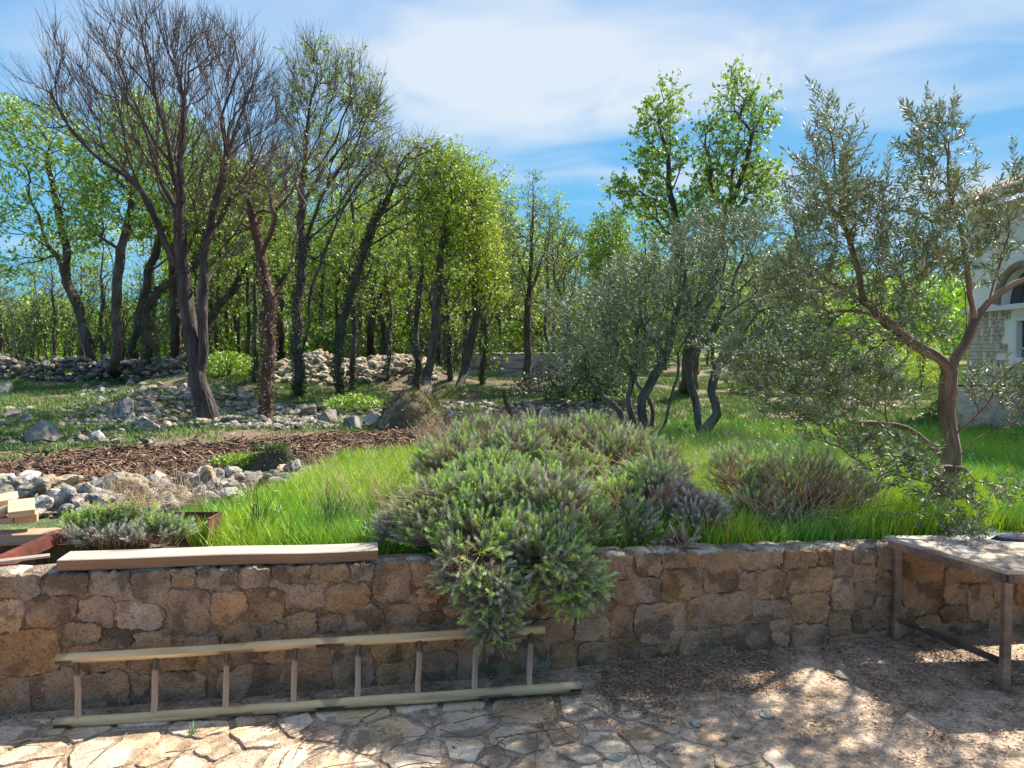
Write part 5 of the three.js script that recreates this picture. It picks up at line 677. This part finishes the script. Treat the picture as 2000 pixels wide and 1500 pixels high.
{
  const near = [1, 2, 3, 4].map(i => tuftGeo(i, 16, .07, .20, .0028, .55)), low = [5, 6, 7].map(i => tuftGeo(i, 14, .09, .1, .004, .7));
  const [x0, x1, z0, z1] = bbox(lawnPoly), S = []; reseed(55);
  for (let i = 0; i < 42000; i++) { const x = rr(x0, x1), z = rr(z0, z1), e = .25 * (noise(x * 3, z * 3) - .5); if (!inPoly(x + e, z + e, lawnPoly) || nOf(x, z) < .24) continue; const d = -z; if (rnd() > clamp(9 / d - .5, .35, 1)) continue; const t = fbm(x * 1.2, z * 1.2, 4, 3); if (t < .36 && rnd() < .75) continue; S.push({ p: V(x, H(x, z) - .01, z), t }); }
  const green = t => { const k = sstep(.38, .62, t), c = rr(.7, 1.25); return new THREE.Color().setRGB(lerp(.18, .44, k) * c, lerp(.42, .63, k) * c, .045 * c); };
  scatter('lawn_grass', 'tall fresh green grass of the sunny strip behind the wall', 'grass', near, M.grass, S, (d, s) => { d.rotation.y = rr(0, 6.28); d.rotation.x = rr(-.15, .15); const k = rr(.7, 1.25) * (.75 + .5 * s.t); d.scale.set(1, k, 1); return green(s.t); });
  // broad leaved weeds and a few daisies in the lawn
  const weed = [0, 1, 2].map(i => { reseed(40 + i); const mb = new MB(true); for (let k = 0; k < 12; k++) { const a = k * 2.4, e = V(Math.cos(a), rr(.5, 1.6), Math.sin(a)).normalize(), c = rr(.8, 1.2), p = V(0, rr(0, .12), 0); mb.leaf(p, e, V(-Math.sin(a), 0, Math.cos(a)), rr(.05, .1), rr(.010, .02), .004, [c, c, c]); } return mb.geo(false); });
  const SW = []; reseed(57); for (let i = 0; i < 3800; i++) { const x = rr(x0, x1), z = rr(z0, z1); if (!inPoly(x, z, lawnPoly) || nOf(x, z) < .3) continue; if (fbm(x * 1.6 + 7, z * 1.6, 4, 3) < .48) continue; SW.push({ p: V(x, H(x, z) + rr(0, .1), z) }); }
  scatter('lawn_weeds', 'broad leaved weeds growing through the lawn grass', 'weeds', weed, M.grass, SW, d => { d.rotation.y = rr(0, 6.28); d.scale.setScalar(rr(.35, .75)); const c = rr(.7, 1.2); return rnd() < .15 ? new THREE.Color().setRGB(.36 * c, .34 * c, .10 * c) : new THREE.Color().setRGB(.17 * c, .36 * c, .06 * c); });
  const daisy = (() => { const mb = new MB(true); for (let k = 0; k < 8; k++) { const a = k / 8 * 6.28; mb.leaf(V(0, 0, 0), V(Math.cos(a), .25, Math.sin(a)).normalize(), V(-Math.sin(a), 0, Math.cos(a)), .012, .004, 0, [1, 1, 1]); } return mb.geo(false); })();
  const SD = []; reseed(58); for (let i = 0; i < 420; i++) { const x = rr(x0, x1), z = rr(z0, z1); if (inPoly(x, z, lawnPoly) && nOf(x, z) > .3) SD.push({ p: V(x, H(x, z) + rr(.14, .24), z) }); }
  scatter('small_flowers', 'tiny white and yellow flowers dotted through the lawn', 'flowers', [daisy], M.leaf, SD, d => { d.rotation.set(rr(-.4, .4), rr(0, 6), rr(-.4, .4)); d.scale.setScalar(rr(.7, 1.3)); return rnd() < .5 ? new THREE.Color().setRGB(.8, .8, .75) : new THREE.Color().setRGB(.8, .62, .05); });
  // cut branches lying on the brown strip
  reseed(59); for (let i = 0; i < 22; i++) { const px = rr(20, 880), p = G(px, px < 400 ? rr(885, 925) : rr(862, 895)), t = thing('dry_branch', 'thin dry cut branch lying on the brown chipped strip', 'branch', p, 'dry branches lying on the brown strip'), mb = new MB(), a = rr(-.7, .7), L = rr(.3, .9), P = []; for (let k = 0; k <= 6; k++) P.push(V(Math.cos(a) * L * (k / 6 - .5), .03 + .05 * noise(k * .7, i), Math.sin(a) * L * (k / 6 - .5) + .06 * (noise(k * .8, i + 3) - .5))); mb.tube(P, [.009, .009, .008, .007, .006, .004, .002], 5); for (let k = 2; k < 6; k++) mb.tube([P[k], P[k].clone().add(V(Math.cos(a + rr(-1, 1)) * L * .22, rr(.02, .1), Math.sin(a + rr(-1, 1)) * L * .22))], [.004, .0015], 4); part('stick', mb.geo(), std(i % 3 ? [.30, .20, .14] : [.46, .34, .24], { map: barkTex }), t); }
  // shorter, patchy cover of the field
  const S2 = []; for (let i = 0; i < 60000; i++) { const d = 7 + 18 * Math.sqrt(rnd()), px = rr(-300, 2300), x = (px - 1000) / F * d, z = -d; if (inPoly(x, z, lawnPoly) || (inPoly(x, z, mulchPoly) && rnd() < .975)) continue; const t = fbm(x * .9, z * .9, 2, 4); if (t < (d < 13 ? .3 : .36) + .1 * rnd() + (d > 17 ? .06 : 0)) continue; S2.push({ p: V(x, H(x, z) - .01, z), t, d }); }
  scatter('field_grass', 'short patchy grass and weeds of the field under the trees', 'grass', low, M.grass, S2, (d, s) => { d.rotation.y = rr(0, 6.28); const k = rr(.7, 1.3); d.scale.set(k * 1.2, k, k * 1.2); const c = rr(.7, 1.2); return new THREE.Color().setRGB(.17 * c, .29 * c, .045 * c); });
  // a few tall dark tussocks
  reseed(71); const tall = [31, 32].map(i => tuftGeo(i, 60, .06, .42, .0028, .55)); for (const [px, py, l] of [[640, 1050, 'tall dark green grass tussock in front of the beam'], [500, 1052, 'smaller dark grass tussock near the rusty trough'], [1310, 900, 'tall grass tussock behind the big lavender']]) { const p = G(px, py + 8), o = thing('grass_tussock', l, 'grass tussock', p); const m = part('blades', tall[0], std([.07, .16, .035], { vertexColors: true, side: THREE.DoubleSide }), o); m.userData.kind = 'stuff'; m.rotation.z = -.2; }
  // chipped wood and twigs on the brown strip
  const chip = [0, 1, 2].map(i => { reseed(80 + i); const mb = new MB(); for (let k = 0; k < 7; k++) { const a = rr(0, 6.28), L = rr(.02, .07), p = V(rr(-.1, .1), rr(.005, .035), rr(-.1, .1)); mb.tube([p, p.clone().add(V(Math.cos(a) * L, rr(-.015, .02), Math.sin(a) * L))], [rr(.003, .006), .003], 4); } return mb.geo(); });
  const S3 = [], [a0, a1, b0, b1] = bbox(mulchPoly); reseed(90); for (let i = 0; i < 38000; i++) { const x = rr(a0, a1), z = rr(b0, b1); if (inPoly(x + rr(-.2, .2), z + rr(-.2, .2), mulchPoly)) S3.push({ p: V(x, H(x, z), z) }); }
  scatter('wood_chips', 'brown shredded twigs and bark spread over the cleared strip', 'mulch', chip, std([1, 1, 1], { map: woodTex }), S3, (d, s) => { d.rotation.y = rr(0, 6.28); d.rotation.x = rr(-.25, .25); d.rotation.z = rr(-.25, .25); const k = rr(.35, 1.0) * (rnd() < .05 ? 2.2 : 1); d.scale.set(k, k * rr(.6, 1.6), k); const c = rr(.4, 1.2) * lerp(.6, 1.3, fbm(s.p.x * 1.4, s.p.z * 2.5, 5, 3)), w = rnd() < .1 ? 1.7 : 1; return new THREE.Color().setRGB(.62 * c * w, .39 * c * w, .26 * c * w); });
  // dry stalks among the field
  const straw = [0, 1].map(i => { reseed(95 + i); const mb = new MB(); for (let k = 0; k < 6; k++) { const a = rr(0, 6.28), L = rr(.15, .4); mb.tube([V(rr(-.05, .05), 0, rr(-.05, .05)), V(Math.cos(a) * L * .3, L * .7, Math.sin(a) * L * .3), V(Math.cos(a) * L * .6, L, Math.sin(a) * L * .6)], [.002, .0016, .001], 3); } return mb.geo(); });
  const S4 = []; reseed(97); for (let i = 0; i < 1500; i++) { const p = rnd() < .1 ? G(rr(620, 860), rr(920, 1050)) : rnd() < .6 ? G(rr(820, 1280), rr(835, 900)) : G(rr(1250, 1750), rr(850, 1040)); if (p.z > -15 && nOf(p.x, p.z) > .4) S4.push({ p }); } for (let i = 0; i < 50; i++) S4.push({ p: G(rr(200, 420), rr(985, 1010)) });
  scatter('dry_stalks', 'dry straw coloured stalks standing among the grass', 'dry grass', straw, std([.45, .33, .2]), S4.filter(s => nOf(s.p.x, s.p.z) > .9 || sOf(s.p.x, s.p.z) > .5), d => { d.rotation.y = rr(0, 6.28); d.scale.setScalar(rr(.5, 1)); });
  // dry leaves and bits on the patio
  const bits = [0, 1, 2].map(i => { reseed(120 + i); const mb = new MB(true); for (let k = 0; k < 9; k++) { const e = V(rr(-1, 1), rr(-.1, .25), rr(-1, 1)).normalize(), s = perp(e); s.y *= .3; s.normalize(); const c = rr(.5, 1.4); mb.leaf(V(rr(-.04, .04), rr(.002, .010), rr(-.04, .04)), e, s, rr(.012, .034), rr(.002, .005), .002, [c, c, c]); } return mb.geo(false); });
  const S5 = []; reseed(130); for (let i = 0; i < 40000; i++) { const x = rr(-3.2, 3.4), z = rr(-4.7, -2.4), n = nOf(x, z), s = sOf(x, z); if (n > -.02) continue; const w = clamp(.012 + .2 * debris(x, z) * sstep(-1.6, -.5, n) + .1 * sstep(-.2, -.02, n) + .6 * Math.exp(-(((s - 3.3) / .6) ** 2) - (((n + .3) / .25) ** 2))) * sstep(.33, .55, fbm(x * 3.2, z * 3.2, 6, 3)); if (rnd() < w) S5.push({ p: V(x, patioY(x, z) + .004, z) }); }
  scatter('leaf_litter', 'dark dry olive leaves and plant bits lying on the patio by the wall', 'leaf litter', bits, std([1, 1, 1], { vertexColors: true, side: THREE.DoubleSide }), S5, d => { d.rotation.y = rr(0, 6.28); const c = rr(.5, 1.3); return new THREE.Color().setRGB(.38 * c, .24 * c, .15 * c); });
  const pebS = []; reseed(140); for (let i = 0; i < 22000; i++) { const x = rr(-3, 3.4), z = rr(-4.6, -2.4); if (nOf(x, z) > -.03 || rnd() > debris(x, z) * .8 + .06) continue; pebS.push({ p: V(x, patioY(x, z) + .001, z) }); }
  scatter('grit', 'fine pale grit and crumbs of stone strewn over the patio', 'grit', [rocksFar[0], rocksFar[3]], std([1, 1, 1]), pebS, d => { d.rotation.set(rr(0, 6), rr(0, 6), 0); const k = rr(.0015, .005) * (rnd() < .03 ? 2.4 : 1); d.scale.setScalar(k); const c = rr(.6, 1.2); return new THREE.Color().setRGB(.58 * c, .43 * c, .30 * c); });
  // single dry twigs on the paving
  reseed(150); for (let i = 0; i < 34; i++) { const x = rr(-2.2, .6), z = rr(-3.6, -3.05); if (nOf(x, z) > -.22) continue; const t = thing('dry_twig', 'thin dark dry twig lying on the pale paving', 'twig', V(x, patioY(x, z) + .022, z), 'dry twigs lying on the paving'), a = rr(-.6, .6) + (rnd() < .3 ? 1.5 : 0), L = rr(.12, .42), mb = new MB(), P = []; for (let k = 0; k <= 5; k++) P.push(V(Math.cos(a) * L * (k / 5 - .5) + .02 * (noise(k, i) - .5), .004 + .008 * noise(k * .8, i + 5), Math.sin(a) * L * (k / 5 - .5) + .03 * (noise(k * .9, i + 9) - .5))); mb.tube(P, [.0028, .0028, .0024, .002, .0016, .001], 5); mb.tube([P[2], P[2].clone().add(V(Math.cos(a + .7) * L * .3, .006, Math.sin(a + .7) * L * .3))], [.0018, .0008], 4); part('stick', mb.geo(), std([.16, .11, .08]), t); }
  // loose flat stones on the earth at the right
  reseed(160); for (const [px, py, s] of [[1500, 1400, .05], [1360, 1410, .045], [1250, 1345, .03], [1440, 1440, .03], [1205, 1475, .06], [1650, 1330, .07]]) { const r = ray(px, py), p = r.multiplyScalar((.02 - EYE) / r.y).add(V(0, EYE, 0)); const o = looseRock(V(p.x, patioY(p.x, p.z) + .004, p.z), s, 'flat pale stone lying loose on the earth of the patio', 'loose flat stones on the patio', rockM[2], 'flat_stone', .5); o.scale.y = s * .3; o.rotation.set(0, rr(0, 6), 0); }
  { const r = ray(375, 1437), p = r.multiplyScalar(-EYE / r.y).add(V(0, EYE, 0)), t = thing('small_weed', 'tiny green weed growing between the paving stones', 'weed', V(p.x, .01, p.z)); const m = part('blades', tuftGeo(9, 22, .02, .05, .002, 1.2), std([.12, .24, .05], { vertexColors: true, side: THREE.DoubleSide }), t); m.userData.kind = 'stuff'; }
}

// ------------------------------------------------------------------ lavenders
{
  // one leafy shoot, about 7 cm, narrow leaves in whorls
  const shootGeo = (seed, L, n, len, w) => { reseed(seed); const mb = new MB(true), c0 = [.8, .8, .8]; mb.tube([V(0, -.04, 0), V(0, L * .6, 0), V(0, L, 0)], [.0016, .0014, .0008], 3, [1.1, .8, .6]); for (let i = 0; i < n; i++) { const k = Math.pow(i / n, .8), a = i * 2.4 + rr(-.3, .3), up = lerp(.5, 2.6, k), e = V(Math.cos(a), up, Math.sin(a)).normalize(), s = V(-Math.sin(a), 0, Math.cos(a)), c = rr(.8, 1.2) * lerp(.75, 1.15, k); mb.leaf(V(0, L * k, 0), e, s, len * rr(.7, 1.15) * lerp(1, .75, k), w, .001, [c, c, c]); } return mb.geo(false); };
  const shoots = [0, 1, 2, 3].map(i => shootGeo(200 + i, .045 + .012 * i, 22, .027, .0017));
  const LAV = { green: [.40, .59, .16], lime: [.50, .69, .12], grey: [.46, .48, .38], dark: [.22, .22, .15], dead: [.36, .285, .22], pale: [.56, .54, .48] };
  function lavender(label, root, lobes, o = {}) {
    reseed(o.seed || 7); const t = thing(o.name || 'lavender_bush', label, 'lavender', root), mb = new MB(), fl = new MB(), inst = [];
    for (const L of lobes) {
      const [px, py, d, rx, ry, n, mix, droop = 0] = L, c = at(px, py, d).sub(root), sx = rx / F * d, sy = ry / F * d, rzz = (o.rz || .8) * Math.min(sx, sy * 1.4);
      for (let i = 0; i < n * 1.6; i++) {
        const v = rdir(); if (v.y < (o.minY ?? -.35) && !droop) { v.y *= -.4; v.normalize(); } const rad = Math.pow(rr(.45, 1), .5), q = V(c.x + v.x * sx * rad, c.y + v.y * sy * rad, c.z + v.z * rzz * rad); const gapN = noise((q.x + root.x) * 10, (q.y + root.y) * 10, (q.z + root.z) * 10), bare = gapN < .32;
        const out = V(v.x * .7, (droop ? -.1 : .75) + v.y * .5, v.z * .7).add(rdir().multiplyScalar(.6)); out.normalize();
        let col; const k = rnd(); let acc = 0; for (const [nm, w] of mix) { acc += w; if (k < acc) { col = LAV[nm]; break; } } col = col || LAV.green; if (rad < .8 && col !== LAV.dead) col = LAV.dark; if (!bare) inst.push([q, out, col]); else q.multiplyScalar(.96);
        if (bare || i % 3 === 0) { const b = V(c.x * .55 + v.x * sx * .1, Math.max(droop ? -9 : -.02, c.y - sy * .9), c.z * .55 + v.z * rzz * .1 - (droop ? .05 : 0)), m = b.clone().lerp(q, .5).addScaledVector(rdir(), .025); if (droop) { b.set(c.x * .6 + v.x * sx * .4, Math.max(c.y + sy, .02), -.05); m.y += .05; m.z += .05; } mb.tube([b, m, q.clone().addScaledVector(out, -.01)], [.0034, .0026, .0014], 4); }
      }
    }
    for (let i = 0; i < (o.stalks || 0); i++) { const [x0, y0, d0] = o.from, b = at(x0 + rr(-60, 60), y0 + rr(-20, 30), d0 + rr(-.1, .2)).sub(root), [ex, ey] = o.to, e = at(ex + rr(-1, 1) * o.sp[0], ey + rr(-1, 1) * o.sp[1], d0 + rr(-.25, .25)).sub(root), m = b.clone().lerp(e, .55); m.y += rr(-.02, .06); fl.tube([b, m, e], [.0022, .0018, .001], 3); }
    part('stems', mb.geo(), std([.34, .18, .12]), t).userData.kind = 'stuff';
    if (fl.k) part('flower_stalks', fl.geo(), std([.46, .31, .2]), t).userData.kind = 'stuff';
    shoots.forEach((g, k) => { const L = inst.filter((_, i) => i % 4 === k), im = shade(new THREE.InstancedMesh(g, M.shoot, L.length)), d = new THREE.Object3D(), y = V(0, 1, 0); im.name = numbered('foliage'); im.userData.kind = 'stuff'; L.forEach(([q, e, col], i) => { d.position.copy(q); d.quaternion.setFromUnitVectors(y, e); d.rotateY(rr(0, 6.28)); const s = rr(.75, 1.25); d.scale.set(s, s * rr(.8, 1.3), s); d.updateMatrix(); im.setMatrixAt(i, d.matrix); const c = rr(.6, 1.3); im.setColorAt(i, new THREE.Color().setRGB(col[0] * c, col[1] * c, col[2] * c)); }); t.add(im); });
    return t;
  }
  const fresh = [['green', .54], ['lime', .16], ['grey', .24], ['dead', .06]], greyish = [['green', .42], ['lime', .04], ['grey', .36], ['dark', .08], ['dead', .1]], dead = [['dead', .55], ['pale', .25], ['grey', .2]];
  const base = (px, d) => { const x = (px - 1000) / F * d; return V(x, .6, -d); };
  lavender('big green lavender spilling over the wall edge down to the ladder', base(1000, 4.45), [
    [880, 1000, 4.35, 105, 60, 700, fresh], [960, 985, 4.35, 90, 60, 620, fresh], [1060, 990, 4.35, 90, 65, 560, greyish], [1120, 1030, 4.2, 70, 60, 420, fresh], [960, 1060, 4.1, 110, 60, 700, fresh], [840, 1040, 4.2, 60, 50, 280, greyish], [1060, 1075, 4.05, 80, 55, 420, greyish], [780, 1045, 4.35, 40, 30, 160, [['pale', .3], ['grey', .5], ['dark', .2]]],
    [925, 1110, 3.88, 75, 50, 420, greyish, 1], [960, 1165, 3.82, 60, 50, 330, greyish, 1], [965, 1225, 3.76, 34, 34, 150, greyish, 1], [1085, 1110, 3.92, 70, 50, 360, fresh, 1], [1120, 1150, 3.92, 50, 40, 220, fresh, 1], [1150, 1140, 3.95, 34, 22, 80, fresh, 1]],
    { seed: 301, stalks: 90, from: [880, 1010, 4.25], to: [780, 985], sp: [60, 45] });
  lavender('grey lavender bush behind the big one, at its upper left', base(900, 5.6), [[880, 910, 5.6, 70, 55, 560, greyish], [950, 880, 5.9, 80, 60, 600, greyish], [960, 930, 5.2, 80, 40, 420, fresh], [1010, 890, 5.7, 60, 50, 360, greyish]], { seed: 302, stalks: 14, from: [900, 930, 5.4], to: [880, 850], sp: [60, 25] });
  lavender('wide lavender behind the big one, top of the group', base(1120, 6.2), [[1060, 880, 6.2, 80, 60, 560, greyish], [1150, 870, 6.4, 80, 55, 560, greyish], [1100, 930, 5.6, 90, 45, 480, fresh], [1230, 900, 6.1, 80, 55, 520, greyish], [1290, 930, 5.8, 60, 50, 360, greyish]], { seed: 303, stalks: 30, from: [1180, 930, 5.5], to: [1150, 880], sp: [100, 60] });
  lavender('lime green lavender with brown stems in the middle right of the group', base(1200, 4.9), [[1200, 985, 4.8, 55, 35, 360, [['lime', .6], ['green', .4]]], [1150, 990, 4.8, 35, 35, 160, fresh], [1225, 1040, 4.6, 60, 50, 320, greyish], [1240, 960, 5.1, 60, 40, 260, greyish]], { seed: 304, stalks: 50, from: [1190, 1030, 4.6], to: [1180, 930], sp: [60, 40] });
  lavender('half dead lavender with pale grey twigs hanging over the wall', base(1330, 4.75), [[1300, 1000, 4.8, 70, 55, 420, dead], [1360, 1020, 4.7, 55, 45, 380, [['pale', .55], ['dead', .35], ['grey', .1]]], [1320, 1065, 4.4, 40, 24, 120, [['pale', .8], ['dead', .2]], 1], [1270, 950, 5, 50, 45, 220, greyish]], { seed: 305 });
  lavender('sparse twiggy lavender right of the half dead one, by the wall top', base(1545, 5.1), [[1450, 930, 5.4, 80, 55, 300, greyish], [1560, 950, 5.2, 110, 70, 320, greyish], [1640, 970, 5.1, 70, 60, 180, [['dead', .25], ['grey', .5], ['green', .25]]], [1480, 1000, 5, 70, 40, 110, greyish], [1560, 1030, 4.9, 110, 22, 70, [['dead', .6], ['grey', .4]]]], { seed: 306, stalks: 110, from: [1545, 1050, 4.85], to: [1560, 985], sp: [150, 60] });
  lavender('small lavender at the left behind the beam end', base(250, 4.45), [[180, 1035, 4.4, 50, 26, 300, [['green', .7], ['lime', .3]]], [250, 1028, 4.45, 58, 30, 340, [['green', .55], ['lime', .2], ['grey', .25]]], [315, 1045, 4.35, 45, 20, 220, [['green', .6], ['grey', .4]]], [230, 1055, 4.25, 100, 12, 110, [['grey', .6], ['pale', .4]]]], { seed: 307, stalks: 40, from: [230, 1000, 4.4], to: [300, 965], sp: [100, 25], rz: .6 });
}

renderer.render(scene, camera);
